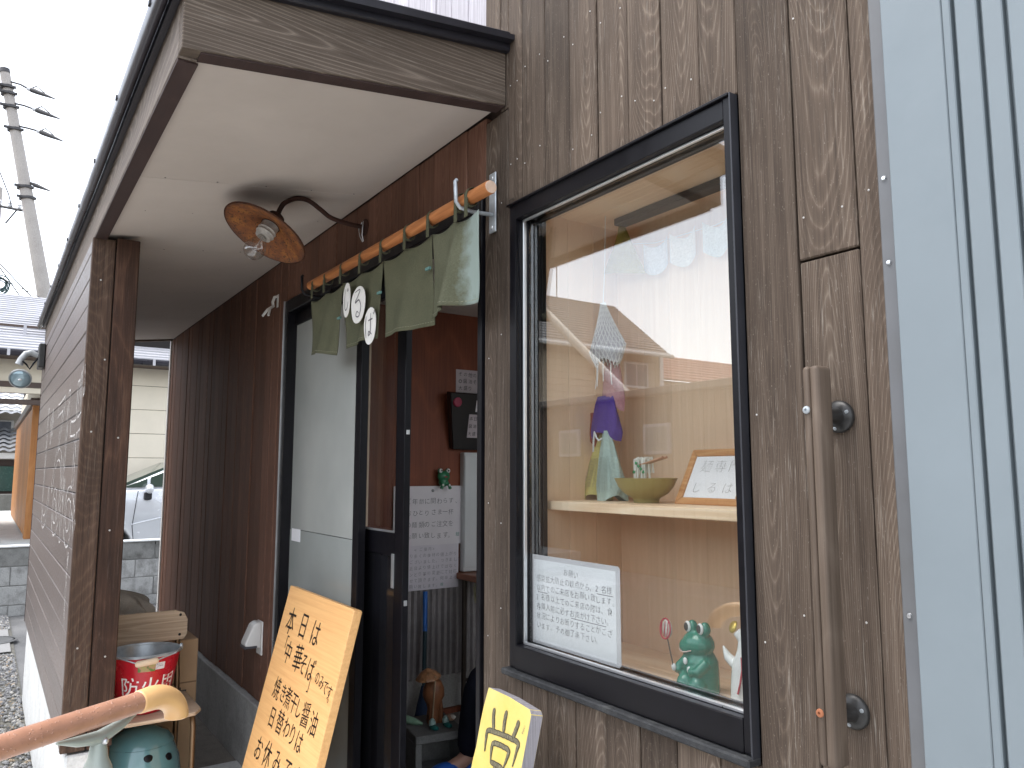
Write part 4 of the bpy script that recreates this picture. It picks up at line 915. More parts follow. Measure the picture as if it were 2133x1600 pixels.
# ---- yellow board with a big brushed character
yaw = rad(4.7); l2 = math.atan(.24); R2 = Vector((math.cos(yaw), -math.sin(yaw), 0)); H2 = Vector((math.sin(yaw), math.cos(yaw), 0))
U2 = Vector((0, 0, math.cos(l2))) + H2 * math.sin(l2); N2 = R2.cross(U2); O2 = Vector((-1.554, -.105, .986))
if N2.y > 0: N2 = -N2
yb = thing('open_sign', 'thick yellow painted board with a large dark brushed character leaning on the wall', 'sign', tuple(O2 - U2 * .86 + R2 * .1))
t = NT('yellow_chipped_paint'); n1 = t.noise(t.obj(), 5, 5, .6); n2 = t.noise(t.obj(), 70, 3, .7)
c_ = t.mix(t.mr(n1, .35, .7, 0, 1), (.66, .49, .12), (.70, .60, .24)); c_ = t.mix(t.mr(n2, .64, .74, 0, .6), c_, (.45, .38, .2))
x_, y_, z_ = t.sep(t.obj()); t.pbsdf(c_, .7, 0, t.bump(n2, .4, .002), .3); YEL = t.mat
SAWN = wood('sawn_grey_edge', (.16, .145, .15), (.33, .31, .33), (.5, .48, .5), 'Z', 60, .3, .5, (.62, .6, .6), .85, .6)
rg = random.Random(5); poly = [(0.006, 0), (.10, .002), (.19, -.002), (.199, -.010)] + [(.200 + rg.uniform(-.0004, .0004), -.02 - k * .03) for k in range(28)] + [(.198, -.868), (0, -.868)] + [(rg.uniform(-.002, .004), -.85 + k * .03) for k in range(28)]
mb = MB().prism(poly, O2 , R2, U2, -N2, .031); mb.mi = [0] + [1] * (len(mb.f) - 1)
build('board', mb, [YEL, SAWN], yb, bevel=.0009)
f2_ = lambda a, b: O2 + R2 * a + U2 * b + N2 * .0010; f3_ = lambda a, b: O2 + R2 * a + U2 * b + N2 * .0016
mb = MB(); mo = MB()
ST = [[(.051, -.034), (.055, -.054), (.066, -.077)], [(.105, -.026), (.104, -.046), (.108, -.071)], [(.160, -.032), (.157, -.048), (.148, -.073)],
      [(.046, -.128), (.041, -.104), (.042, -.085), (.074, -.0795), (.106, -.076), (.14, -.0735), (.173, -.074), (.173, -.089), (.168, -.122)],
      [(.079, -.142), (.073, -.118), (.075, -.103), (.096, -.0985), (.116, -.097), (.142, -.098), (.142, -.112), (.133, -.138)], [(.077, -.140), (.104, -.138), (.132, -.137)],
      [(.100, -.142), (.099, -.155), (.097, -.168)], [(.062, -.22), (.060, -.195), (.062, -.170), (.11, -.165), (.155, -.166), (.156, -.19), (.150, -.225), (.06, -.222)]]
for i, s_ in enumerate(ST):
    wv = .0100 if i < 3 else .0082; stroke(mo, s_, wv + .0032, f2_, taper=.35); stroke(mb, s_, wv, f3_, taper=.3)
build('stroke_outline', mo, INK, yb); tb = NT('brushed_dark_grey'); nn = tb.noise(tb.vm('MULTIPLY', tb.obj(), (420, 420, 60)), 1, 3, .7); tb.pbsdf(tb.ramp(nn, [(.35, (.05, .043, .03)), (.62, (.22, .19, .11))]), .7); build('brush_stroke', mb, tb.mat, yb)
lettering('small_writing', [(c_, .186 - .002 * k, -.038 - k * .006, .007) for k, c_ in enumerate('じるば')], f2_, INKG, yb)

# ---- porch corner: chair, bucket, pot, box, bag, umbrella
BRONZE = plain('bronze_tube', (.16, .10, .055), .35, .7, .2, 20)
ch = thing('school_chair', 'worn plywood school chair with bronze tube legs behind the post', 'chair', (-3.43, -.5, .12))
CX0, CX1, CYA, CYB = -3.60, -3.235, -.70, -.335
def seatpoly():
    return [(CX0, CYA + .03), (CX0 + .02, CYA), (CX1 - .06, CYA), (CX1 - .012, CYA + .03), (CX1, CYA + .1), (CX1, CYB - .1), (CX1 - .012, CYB - .03), (CX1 - .06, CYB), (CX0 + .02, CYB), (CX0, CYB - .03)]
build('seat', MB().prism(seatpoly(), (0, 0, .543), (1, 0, 0), (0, 1, 0), (0, 0, 1), .014), CHAIRW, ch, bevel=.004, seg=2)
bp_ = [(CYA, .775), (CYA, .865), (CYA + .02, .885), (CYA + .05, .893), (CYB - .05, .893), (CYB - .015, .880), (CYB, .85), (CYB, .79), (CYB - .015, .768), (CYA + .03, .765)]
build('backrest', MB().prism(bp_, (-3.615, 0, 0), (0, 1, 0), (0, 0, 1), (1, 0, 0), .012), CHAIRW, ch, bevel=.003, seg=2)
for yy in (CYA + .03, CYB - .035):
    build('leg', MB().tube([(-3.25, yy, .122), (-3.262, yy, .50), (-3.28, yy, .530), (-3.32, yy, .534)], .011, 12), BRONZE, ch, smooth=True)
    build('leg', MB().tube([(-3.58, yy, .122), (-3.575, yy, .45), (-3.59, yy, .60), (-3.622, yy, .75), (-3.625, yy, .86)], .011, 12), BRONZE, ch, smooth=True)
    for zz in (.79, .872): build('rivet', MB().ell((-3.602, yy + .004, zz), (.002, .006, .006), nu=10, nv=5), BLACK, ch)
build('rail', MB().tube([(-3.32, CYA + .03, .532), (-3.32, CYB - .035, .532)], .010, 10), BRONZE, ch, smooth=True)
# bucket
bc = Vector((-3.40, -.535, .5575)); bk = thing('fire_bucket', 'red fire bucket with white lettering standing on the plywood chair', 'bucket', tuple(bc))
RED = plain('red_enamel', (.46, .012, .025), .28, 0, .08, 8, spec=.5)
H, r0, r1 = .225, .088, .133
MBk = Matrix.Translation(bc)
build('body', MB().lathe([(0, .002), (r0 - .004, .002), (r0, .006), (r0 + .0055 * 1, .03), (r1 - .001, H - .008), (r1, H - .004)], MBk, 48, cap=False), RED, bk, smooth=True)
build('inside', MB().lathe([(r1 - .0015, H - .004), (r0, .012), (0, .010)], MBk, 48, cap=False), GALV, bk, smooth=True)
build('rim', MB().lathe([(r1 - .003, H - .006), (r1 + .003, H - .006), (r1 + .0035, H), (r1, H + .004), (r1 - .003, H), (r1 - .003, H - .006)], MBk, 48, cap=False), GALV, bk, smooth=True)
def onb(a, b, off=.0012):   # a along the girth from the side that faces the street corner, b height
    r_ = r0 + (r1 - r0) * b / H + off; q = rad(4) + a / .115; return bc + Vector((r_ * math.cos(q), r_ * math.sin(q), b))
lettering('lettering', [('防', -.078, .114, .074, -.05), ('火', -.002, .112, .072, 0), ('用', .070, .118, .074, .05)], onb, plain('white_bucket_paint', (.8, .78, .76), .5), bk, -.006)
def wrapq(name, a0, a1, b0, b1, m, off): return build(name, MB().grid(lambda u, v: onb(a0 + (a1 - a0) * u, b0 + (b1 - b0) * v, off), 8, 1), m, bk, smooth=True)
st_ = NT('green_tan_print'); nn = st_.noise(st_.obj(), 40, 2, .5); st_.pbsdf(st_.ramp(nn, [(.4, (.10, .20, .04)), (.5, (.45, .26, .16)), (.62, (.36, .33, .12))]), .5)
wrapq('sticker', -.045, .012, .168, .196, st_.mat, .0010); wrapq('price_label', .0125, .045, .172, .198, PAPERD, .0010)
lettering('label_print', [(c_, .017 + .006 * (k % 4), .192 - .007 * (k // 4), .006) for k, c_ in enumerate('防火バケツ用亜鉛引')], lambda a, b: onb(a, b, .0016), INKG, bk)
hp = bc + Vector((r1 * math.cos(rad(-6)), r1 * math.sin(rad(-6)), H))
build('grip', MB().tube([hp + Vector((.012, -.036, -.020)), hp + Vector((.016, -.03, -.019)), hp + Vector((.018, 0, -.016)), hp + Vector((.016, .03, -.014)), hp + Vector((.012, .036, -.014))], [.010, .0125, .0115, .0125, .010], 14), plain('pale_wood_grip', (.70, .54, .38), .6, 0, .1, 40), bk, smooth=True)
e1 = bc + Vector((r1 * math.cos(rad(78)), r1 * math.sin(rad(78)), H - .004)); e0 = bc + Vector((r1 * math.cos(rad(-102)), r1 * math.sin(rad(-102)), H - .004))
build('handle_wire', MB().tube([e0 + Vector((0, 0, .008)), e0.lerp(hp, .4) + Vector((.07, -.02, .004)), hp + Vector((.016, -.03, -.019)), hp + Vector((.018, 0, -.016)), hp + Vector((.016, .03, -.014)), e1.lerp(hp, .4) + Vector((.06, .02, .006)), e1 + Vector((0, 0, .008))], .0025, 6), GALV, bk, smooth=True)
for e in (e0, e1): build('lug', MB().ell(e + Vector((0, 0, .008)), (.008, .008, .014)), GALV, bk, smooth=True)
# teal pot
tp = thing('teal_pot', 'round teal pot with dark holes on the floor under the plywood chair', 'pot', (-3.41, -.53, .12))
TEAL = plain('teal_glaze', (.10, .22, .24), .16, 0, .1, 5, spec=.6, coat=.5)
MT = Matrix.Translation((-3.41, -.53, .122))
build('body', MB().lathe([(0, 0), (.09, 0), (.125, .05), (.148, .12), (.152, .18), (.142, .25), (.118, .31)], MT, 40, cap=False), TEAL, tp, smooth=True)
build('lid', MB().lathe([(.121, .312), (.118, .318), (.10, .342), (.05, .365), (0, .372)], MT, 40), TEAL, tp, smooth=True)
for a, zz in ((-62, .262), (-28, .312), (4, .285), (40, .27)):
    r_ = .152 * (1 - max(0, (zz - .18) / .19) ** 2 * .55); q = Vector((-3.41 + r_ * math.cos(rad(a)), -.53 + r_ * math.sin(rad(a)), .122 + zz))
    mb = MB().ell((0, 0, 0), (.004, .0165, .0165), nu=16, nv=8); Mq = Matrix.Translation(q) @ Matrix.Rotation(rad(a), 4, 'Z') @ Matrix.Rotation(rad(-32 if zz > .25 else -10), 4, 'Y'); mb.v = [tuple(Mq @ Vector(p)) for p in mb.v]; build('air_hole', mb, BLACK, tp, smooth=True)
# cardboard box
CARD = plain('brown_cardboard', (.40, .26, .15), .85, 0, .08, 8)
cb = thing('cardboard_box', 'brown cardboard box with black print on the floor behind the chair', 'box', (-3.83, -.36, .12))
build('carton', MB().box((-3.95, -.50, .123), (-3.715, -.262, .742)), CARD, cb, bevel=.003)
boxpart('seam_tape', (-3.7148, -.498, .555), (-3.7135, -.264, .561), plain('dark_card', (.2, .12, .065), .8), cb, 0)
boxpart('flap_line', (-3.7148, -.385, .562), (-3.7138, -.382, .740), plain('dark_card', (.2, .12, .065), .8), cb, 0)
lettering('print', [('波', -.345, .50, .085)], lambda a, b: Vector((-3.7130, a, b)), INK, cb)
# crate with a tied bag and an umbrella behind the chair
cr = thing('wooden_crate', 'upright wooden crate under the cloth bag behind the chair back', 'crate', (-4.08, -.60, .12))
for k in range(5): boxpart('crate_slat', (-4.20, -.74 + 0, .13 + k * .125), (-3.965, -.505, .13 + k * .125 + .11), POSTR, cr, .003)
BAGM = cloth('grey_brown_cloth', (.60, .545, .47), (.44, .40, .34))
bag = thing('cloth_bag', 'knotted grey brown cloth bag resting behind the chair back', 'bag', (-4.08, -.58, .75))
def bagfn(u, v):
    a = 2 * math.pi * u; th = math.pi * v
    pl = 1 + .09 * math.sin(a * 9 + v * 5) * math.sin(th) + .06 * math.sin(a * 5 + 2 + v * 7) + .06 * math.sin(a * 17 + v * 9) * math.sin(th)
    r_ = math.sin(th) ** .7 * pl * (1 + .07 * math.sin(a * 3 + v * 11) + .05 * math.sin(a * 13 - v * 14))
    return Vector((-4.075 + .115 * r_ * math.cos(a), -.575 + .175 * r_ * math.sin(a), .755 + .175 * (1 - math.cos(th)) / 2 * (1 + .05 * math.sin(a * 4)) + .03 * math.cos(a + 1) * math.sin(th)))
build('sack', MB().grid(bagfn, 96, 22), BAGM, bag, smooth=True)
mb = MB()
for k in range(5):
    a = k * 1.3; mb.tube([(-4.03 + .02 * math.cos(a), -.65 + .02 * math.sin(a), .915), (-4.02 + .035 * math.cos(a), -.655 + .04 * math.sin(a), .935), (-4.025 + .05 * math.cos(a + .5), -.655 + .055 * math.sin(a + .5), .915)], [.016, .018, .008], 9)
build('knot', mb, BAGM, bag, smooth=True)
um = thing('umbrella', 'umbrella with a white curved handle and dark red shaft behind the post', 'umbrella', (-3.93, -.70, .12))
build('canopy', MB().tube([(-3.93, -.70, .15), (-3.93, -.695, .4), (-3.93, -.69, .72)], [.012, .035, .02], 12), plain('dark_red_cloth', (.07, .012, .012), .5), um, smooth=True)
build('shaft', MB().tube([(-3.93, -.69, .70), (-3.925, -.675, .80), (-3.92, -.69, .885)], [.013, .016, .014], 12), plain('dark_red_lacquer', (.09, .012, .01), .2, spec=.6), um, smooth=True)
build('handle', MB().tube([(-3.915, -.745, .87), (-3.91, -.725, .905), (-3.905, -.695, .912), (-3.90, -.665, .893), (-3.90, -.645, .86), (-3.90, -.64, .82)], [.012, .015, .016, .016, .016, .012], 14), plain('white_handle', (.72, .72, .76), .2, spec=.6), um, smooth=True)

# ---- handrail in the foreground
hr = thing('handrail', 'rain wet brown handrail with a tan elbow end in the foreground', 'handrail', (-1.583, -.893, 0))
RAILM = plain('brown_vinyl_rail', (.42, .215, .14), .36, 0, .12, 30, spec=.5); ELB = plain('tan_vinyl_elbow', (.72, .43, .19), .3, 0, .06, 12, spec=.5); CASTG = plain('grey_green_casting', (.34, .38, .345), .4, .2, .06, 12)
A, B = Vector((-1.443, -1.055, 1.065)), Vector((-1.609, -.832, 1.058)); D = (B - A).normalized()
build('rail', MB().tube([A - D * 1.6, A, B], .0192, 28), RAILM, hr, smooth=True)
B2 = B - D * .012
el = [B2, B2 + D * .006, B2 + D * .030]
hz = Vector((D.x, D.y, 0)).normalized()
for k in range(1, 11):
    a = rad(86) * k / 10; el.append(B2 + D * .030 + hz * (.072 * math.sin(a)) + Vector((0, 0, -.052 * (1 - math.cos(a)))))
el.append(el[-1] + Vector((0, 0, -.006)))
build('elbow', MB().tube(el, [.0196, .0210] + [.0222] * 12, 32), ELB, hr, bevel=.002, smooth=True)
pb = Vector((-1.583, -.893, 1.013)) + Vector((.012, -.012, 0))
build('saddle', MB().tube([pb - D * .085 + Vector((0, 0, .019)), pb - D * .045 + Vector((0, 0, .010)), pb + Vector((0, 0, .004)), pb + D * .045 + Vector((0, 0, .014)), pb + D * .085 + Vector((0, 0, .026))], [.003, .0115, .0155, .0115, .003], 16, squash=.75), CASTG, hr, smooth=True)
build('socket', MB().lathe([(0, .0), (.012, -.002), (.014, -.012), (.0165, -.030), (.0235, -.046), (.0245, -.052), (.0245, -.058), (.022, -.061), (0, -.061)], Matrix.Translation(pb), 28), CASTG, hr, smooth=True)
build('post', MB().tube([pb + Vector((0, 0, -.06)), (pb.x, pb.y, -.02)], .0215, 24), plain('grey_post', (.30, .30, .29), .4, .3), hr, smooth=True)
side = D.cross(Vector((0, 0, 1))).normalized()
if side.x < 0: side = -side
sp_ = pb + side * .0145
build('bolt', MB().ell(sp_, (.006, .006, .006), nu=14, nv=8), SILVER, hr, smooth=True)
mb = MB(); rg = random.Random(11); upv = side.cross(D)
if upv.z < 0: upv = -upv
for k in range(170):
    t_ = rg.uniform(-.02, (B - A).length); a = rg.gauss(.9, .75); q = A + D * t_ + (upv * math.cos(a) + side * math.sin(a)) * .0191; r_ = rg.uniform(.0006, .0017)
    nrm = (upv * math.cos(a) + side * math.sin(a)); tq = side * math.cos(a) - upv * math.sin(a)
    Mq = Matrix(((D.x, tq.x, nrm.x, 0), (D.y, tq.y, nrm.y, 0), (D.z, tq.z, nrm.z, 0), (0, 0, 0, 1))); mb.ell(q, (r_ * 1.2, r_, r_ * .5), Mq, 7, 4)
kind(build('water_drops', mb, plain('water_bead', (.44, .24, .165), .06, spec=.8), hr, smooth=True), 'stuff')
# ================================================================= INSIDE THE DOORWAY
def sheetX(name, ya, yb, za, zb, m, parent, x=IX + .0065, t=.0012): return boxpart(name, (x, ya, za), (x + t, yb, zb), m, parent, 0)
nA = thing('notice_paper', 'white handwritten notice pinned to the brown wall under the small frog', 'notice', (IX, 1.05, 1.23)); fA = lambda a, b: Vector((IX + .0202, a, b))
sheetX('paper', .80, 1.240, 1.068, 1.404, PAPERD, nA, IX + .0185)
lettering('handwriting', lines(['ご年齢に関わらず、', 'おひとりさま一杯', 'の麺類のご注文を', 'お願い致します。'], .894, 1.318, .037, .0396, .0655, .003), fA, INK, nA, .012)
lettering('green_stamp', [('蛙', 1.215, 1.123, .026)], fA, plain('green_ink', (.06, .25, .20), .6), nA)
build('pin', MB().ell((IX + .022, 1.048, 1.378), (.007, .009, .009)), plain('grey_pin', (.35, .35, .36), .2, .6), nA, smooth=True)
nB = thing('notice_paper', 'pale notice hanging lower, overlapped by the pinned one', 'notice', (IX, 1.05, .95))
sheetX('paper', .79, 1.226, .818, 1.075, plain('greyish_paper', (.66, .62, .66), .7, 0, .04, 9), nB, IX + .016); fB = lambda a, b: Vector((IX + .0177, a, b))
lettering('handwriting', lines([('<ご案内>', .06), 'より多くの食材の値上がり', 'がございました。つきまして', 'は近日より値上げではなく', 'ビンどり等の変更にて対応', 'させて頂きます。何卒よろ', 'お願い致します。'], .888, 1.045, .024, .0285, .034, .002), fB, INKG, nB, .012)
lettering('green_stamp', [('蛙', 1.115, .842, .02)], fB, plain('green_ink', (.06, .25, .20), .6), nB)
nC = thing('notice_paper', 'small dim notice high on the wall above the black panel', 'notice', (IX, 1.3, 2.03))
sheetX('paper', 1.205, 1.62, 1.958, 2.102, plain('dim_pink_paper', (.50, .44, .46), .7), nC); fC = lambda a, b: Vector((IX + .0082, a, b))
lettering('handwriting', lines(['その他の麺類も有り', '◎醤油そば 塩そば', '大盛り 味付玉子'], 1.235, 2.075, .030, .034, .042, .002), fC, INK, nC)
# black monitor-like panel tilting out of the wall
bp = thing('black_panel', 'black tilted menu panel with paper slips on the inner wall', 'panel', (IX, 1.3, 1.78))
tl = rad(12); UX = Vector((math.sin(tl), 0, math.cos(tl))); NX = Vector((math.cos(tl), 0, -math.sin(tl))); OP = Vector((IX + .045, 1.165, 1.615))
build('case', MB().prism([(0, 0), (.52, 0), (.52, .34), (-.06, .34)], OP, (0, 1, 0), UX, -NX, .05), BLACKM, bp, bevel=.006, seg=2)
fp = lambda a, b: OP + Vector((0, a, 0)) + UX * b + NX * .0016
def slip(name, a0, a1, b0, b1, m): return build(name, MB().add([OP + Vector((0, a, 0)) + UX * b + NX * .0009 for a, b in ((a0, b0), (a1, b0), (a1, b1), (a0, b1))], [(0, 1, 2, 3)]), m, bp)
slip('paper_slip', .085, .30, .075, .215, plain('dim_pink_paper', (.50, .44, .46), .7)); lettering('handwriting', lines(['本日のおすすめ', '醤油 塩 つけ麺', '大盛り有り'], .10, .19, .026, .030, .045), fp, INK, bp)
slip('name_slip', .125, .30, .232, .30, PAPERD); lettering('heading', lines(['本日の限定'], .147, .266, .042, .038, .05), lambda a, b: fp(a, b), INK, bp)
build('round_magnet', MB().lathe([(0, .008), (.026, .007), (.03, 0)], Matrix.Translation(OP + Vector((0, -.005, 0)) + UX * .285 + NX * .001) @ Matrix.Rotation(rad(90), 4, 'Y'), 20), plain('crimson', (.30, .02, .06), .4), bp, smooth=True)
# white cabinet on a small table
cbn = thing('white_cabinet', 'white metal cabinet with an orange label standing on the small table', 'cabinet', (IX, 1.45, .9))
WMET = plain('white_metal', (.62, .64, .64), .4, 0, .04, 5)
build('housing', MB().box((IX + .006, 1.238, .905), (IX + .055, 1.72, 1.60)), WMET, cbn, bevel=.004)
boxpart('cabinet_door', (IX + .0555, 1.241, .93), (IX + .062, 1.352, 1.585), WMET, cbn, .002); boxpart('cabinet_door', (IX + .0555, 1.358, .93), (IX + .062, 1.715, 1.585), WMET, cbn, .002)
boxpart('orange_label', (IX + .0625, 1.325, 1.49), (IX + .0632, 1.46, 1.525), plain('orange_sticker', (.75, .30, .05), .5), cbn, 0)
lettering('label_print', lines(['手動ボタン'], 1.345, 1.507, .026, .026, .03), lambda a, b: Vector((IX + .0636, a, b)), INK, cbn)
tb_ = thing('side_table', 'small brown table with dark pipe legs under the white cabinet', 'table', (IX + .25, 1.5, .12))
build('tabletop', MB().box((IX + .02, 1.21, .865), (IX + .42, 1.85, .90)), plain('brown_laminate', (.30, .11, .05), .4, 0, .15, 10), tb_, bevel=.004)
DKB = plain('dark_bronze', (.07, .055, .045), .35, .6)
for xx, yy in ((IX + .07, 1.235), (IX + .38, 1.26), (IX + .07, 1.8), (IX + .38, 1.8)): build('leg', MB().tube([(xx, yy, .122), (xx, yy, .866)], .014, 12), DKB, tb_, smooth=True)
build('rail', MB().tube([(IX + .07, 1.235, .30), (IX + .07, 1.8, .30)], .010, 10), DKB, tb_, smooth=True)
mb = MB(); rg = random.Random(2)
for k in range(7):
    c0 = Vector((IX + .16, 1.27 + .006 * k, .80)); mb.tube([c0 + Vector((rg.uniform(-.01, .01), .03 * math.cos(a) + rg.uniform(-.004, .004), .06 * math.sin(a))) for a in [2 * math.pi * j / 14 for j in range(15)]], .0025, 5)
tag(build('cord_bundle', mb, plain('yellow_grey_cord', (.35, .33, .2), .6)), 'bundle of thin cords hanging under the small table edge', 'cords')
pc_ = thing('folding_chair', 'folding pipe chair with bent bronze tube beside the small table', 'chair', (-3.45, 1.35, .12))
for s_, xx in ((0, -3.62), (1, -3.26)):
    build('frame_tube', MB().tube([(xx, 1.20, .88), (xx, 1.17, .80), (xx, 1.165, .52), (xx + .02, 1.20, .45), (xx + .06, 1.36, .14), (xx + .06, 1.38, .122)], .012, 12), DKB, pc_, smooth=True)
    build('frame_tube', MB().tube([(xx + .01, 1.40, .50), (xx + .01, 1.20, .20), (xx + .01, 1.16, .122)], .010, 10), DKB, pc_, smooth=True)
build('seat', MB().box((-3.63, 1.20, .50), (-3.25, 1.56, .53)), plain('dark_vinyl', (.03, .03, .035), .5), pc_, bevel=.01, seg=2)
build('backrest', MB().box((-3.63, 1.19, .72), (-3.25, 1.205, .88)), plain('dark_vinyl', (.03, .03, .035), .5), pc_, bevel=.006, seg=2)
mop = thing('blue_mop', 'mop with a blue handle leaning on the corrugated sheet', 'mop', (-3.88, .97, .12))
build('handle', MB().tube([(-3.935, 1.0, .812), (-3.905, .985, .60)], .013, 12), plain('bright_blue_plastic', (.02, .13, .45), .35), mop, smooth=True)
build('lower_handle', MB().tube([(-3.905, .985, .60), (-3.87, .965, .30)], .012, 12), plain('dark_teal_tube', (.012, .04, .05), .4), mop, smooth=True)
build('mop_head', MB().tube([(-3.86, .965, .32), (-3.85, .95, .22), (-3.83, .93, .124)], [.02, .035, .045], 12), plain('navy_cloth', (.015, .03, .07), .9), mop, smooth=True)
# concrete block with ornaments
blk = thing('concrete_block', 'dark hollow concrete block on the entrance floor', 'concrete block', (-3.30, .70, .122))
Mb = Matrix.Translation((-3.295, .695, .122)) @ Matrix.Rotation(rad(-9), 4, 'Z')
mb = MB(); a, b, hgt = .145, .12, .19
mb.box((-a, -b, .155), (a, b, hgt), 0, Mb).box((-a, -b, 0), (a, b, .035), 0, Mb).box((-a, -b, .0345), (a, -b + .03, .1555), 0, Mb).box((-a, b - .03, .0345), (a, b, .1555), 0, Mb).box((-.02, -b + .03, .034), (.02, b - .03, .156), 0, Mb)
build('block', mb, BLOCKD, blk, bevel=.003)
TERRA = plain('brown_terracotta', (.22, .085, .035), .55, 0, .25, 30)
orn = thing('frog_ornament', 'brown pottery creature under an umbrella standing on the concrete block', 'ornament', (-3.31, .72, .312))
MO = Matrix.Translation((-3.315, .72, .312))
build('body', MB().lathe([(0, .0), (.030, .0), (.034, .02), (.028, .06), (.034, .085), (.052, .12), (.050, .155), (.036, .185), (.02, .2), (0, .205)], MO, 20), TERRA, orn, smooth=True)
build('umbrella', MB().lathe([(.062, .205), (.058, .214), (.035, .236), (.008, .25), (0, .252)], MO @ Matrix.Rotation(rad(8), 4, 'X'), 10), plain('brown_grey_glaze', (.25, .12, .055), .4, 0, .5, 45), orn)
build('stick', MB().tube([MO @ Vector((.045, -.03, .01)), MO @ Vector((.05, -.018, .22))], .004, 8), plain('pale_stick', (.3, .2, .12), .6), orn, smooth=True)
for s_ in (-1, 1): build('leg', MB().tube([MO @ Vector((.02, s_ * .024, .0)), MO @ Vector((.028, s_ * .026, .06)), MO @ Vector((.02, s_ * .022, .1))], [.013, .011, .012], 10), TERRA, orn, smooth=True)
TEALD = plain('dark_teal_glaze', (.015, .13, .12), .25)
for s_, lb in ((-1, 'small teal shoe shaped ornament on the block, nearer the door leaf'), (1, 'small teal shoe shaped ornament on the block, nearer the table')):
    b_ = Vector((-3.225, .705 + s_ * .035, .312)); sh = thing('shoe_ornament', lb, 'ornament', tuple(b_), 'pair of small teal shoes')
    build('sole', MB().ell(b_ + Vector((.01, 0, .010)), (.034, .017, .011)), TEALD, sh, smooth=True)
    build('upper', MB().ell(b_ + Vector((-.008, 0, .024)), (.018, .015, .022)), plain('pale_teal_print', (.30, .42, .38), .4, 0, .5, 60), sh, smooth=True)
lz = thing('lizard_ornament', 'pale green pottery animal lying on the block beside the brown ornament', 'ornament', (-3.35, .625, .312))
build('body', MB().tube([(-3.40, .60, .335), (-3.37, .605, .33), (-3.33, .63, .325), (-3.30, .655, .318)], [.012, .02, .016, .006], 12), plain('pale_green_glaze', (.20, .32, .22), .35, 0, .3, 50), lz, smooth=True)
build('head', MB().ell((-3.405, .598, .348), (.016, .014, .014)), plain('pale_green_glaze', (.20, .32, .22), .35), lz, smooth=True)
sl_ = thing('shell_ornament', 'brown and white shell lying on the far side of the block', 'ornament', (-3.30, .80, .312))
build('shell', MB().ell((-3.29, .795, .326), (.032, .022, .014)), plain('brown_white_shell', (.35, .22, .15), .4, 0, .6, 40), sl_, smooth=True)
build('opening', MB().ell((-3.27, .80, .333), (.018, .012, .009)), plain('shell_white', (.7, .66, .6), .4), sl_, smooth=True)
# little frog on the notice
def remesh(name, mb, mat, parent, vox, sm=6, org=None):
    o = build('tmp', mb, mat, None); m = o.modifiers.new('r', 'REMESH'); m.mode = 'VOXEL'; m.voxel_size = vox; m.use_smooth_shade = True
    s = o.modifiers.new('s', 'SMOOTH'); s.iterations = sm; s.factor = .5
    me = bpy.data.meshes.new_from_object(o.evaluated_get(bpy.context.evaluated_depsgraph_get())); loc = o.location.copy(); bpy.data.objects.remove(o)
    me.name = name; me.polygons.foreach_set('use_smooth', [True] * len(me.polygons)); n = bpy.data.objects.new(name, me)
    return link(n, parent, loc)
FROGG = plain('green_vinyl', (.03, .17, .08), .35, 0, .15, 30)
fm = thing('toy_frog', 'small dark green toy frog perched on top of the pinned notice', 'toy frog', (IX + .03, 1.10, 1.41)); b_ = Vector((IX + .044, 1.105, 1.405))
mb = MB().ell(b_ + Vector((0, 0, .055)), (.030, .040, .032)).ell(b_ + Vector((0, 0, .022)), (.026, .030, .030)).ell(b_ + Vector((0, -.024, .085)), (.016, .015, .018)).ell(b_ + Vector((0, .026, .085)), (.016, .015, .018))
for s_ in (-1, 1): mb.tube([b_ + Vector((.01, s_ * .016, .02)), b_ + Vector((.03, s_ * .022, .0)), b_ + Vector((.028, s_ * .03, -.018))], [.011, .009, .012], 10)
remesh('body', mb, FROGG, fm, .004)
for s_ in (-1, 1):
    e_ = build('eye', MB().ell(b_ + Vector((.012, s_ * .025, .087)), (.009, .012, .013)), WPLAST, fm, smooth=True); build('pupil', MB().ell(b_ + Vector((.020, s_ * .023, .088)), (.003, .005, .006)), INK, e_)
    build('foot_mark', MB().ell(b_ + Vector((.034, s_ * .022, .004)), (.006, .007, .008)), WPLAST, fm, smooth=True)
build('mouth', MB().ell(b_ + Vector((.029, 0, .052)), (.003, .011, .005)), plain('dull_red', (.3, .06, .06), .5), fm, smooth=True)

# seated customer, mostly hidden by the door post
pe = thing('person', 'seated person in a beige coat, dark trousers and blue slippers inside the doorway', 'person', (-3.05, 1.1, .12))
def skin(name, verts, edges, radii, mat, parent, sub=1, root=0):
    me = bpy.data.meshes.new('sk'); me.from_pydata(verts, edges, []); o = bpy.data.objects.new('sk', me); COL.objects.link(o)
    m = o.modifiers.new('s', 'SKIN'); o.modifiers.new('u', 'SUBSURF').levels = sub
    for i, r_ in enumerate(radii): me.skin_vertices[0].data[i].radius = (r_, r_) if not isinstance(r_, tuple) else r_
    me.skin_vertices[0].data[root].use_root = True
    me2 = bpy.data.meshes.new_from_object(o.evaluated_get(bpy.context.evaluated_depsgraph_get())); bpy.data.objects.remove(o)
    me2.materials.clear(); me2.materials.append(mat); me2.polygons.foreach_set('use_smooth', [True] * len(me2.polygons)); me2.name = name
    return link(bpy.data.objects.new(name, me2), parent, (0, 0, 0))
SKINM = plain('skin', (.45, .25, .18), .5, 0, .05, 10)
hx, hy = -3.02, 1.26
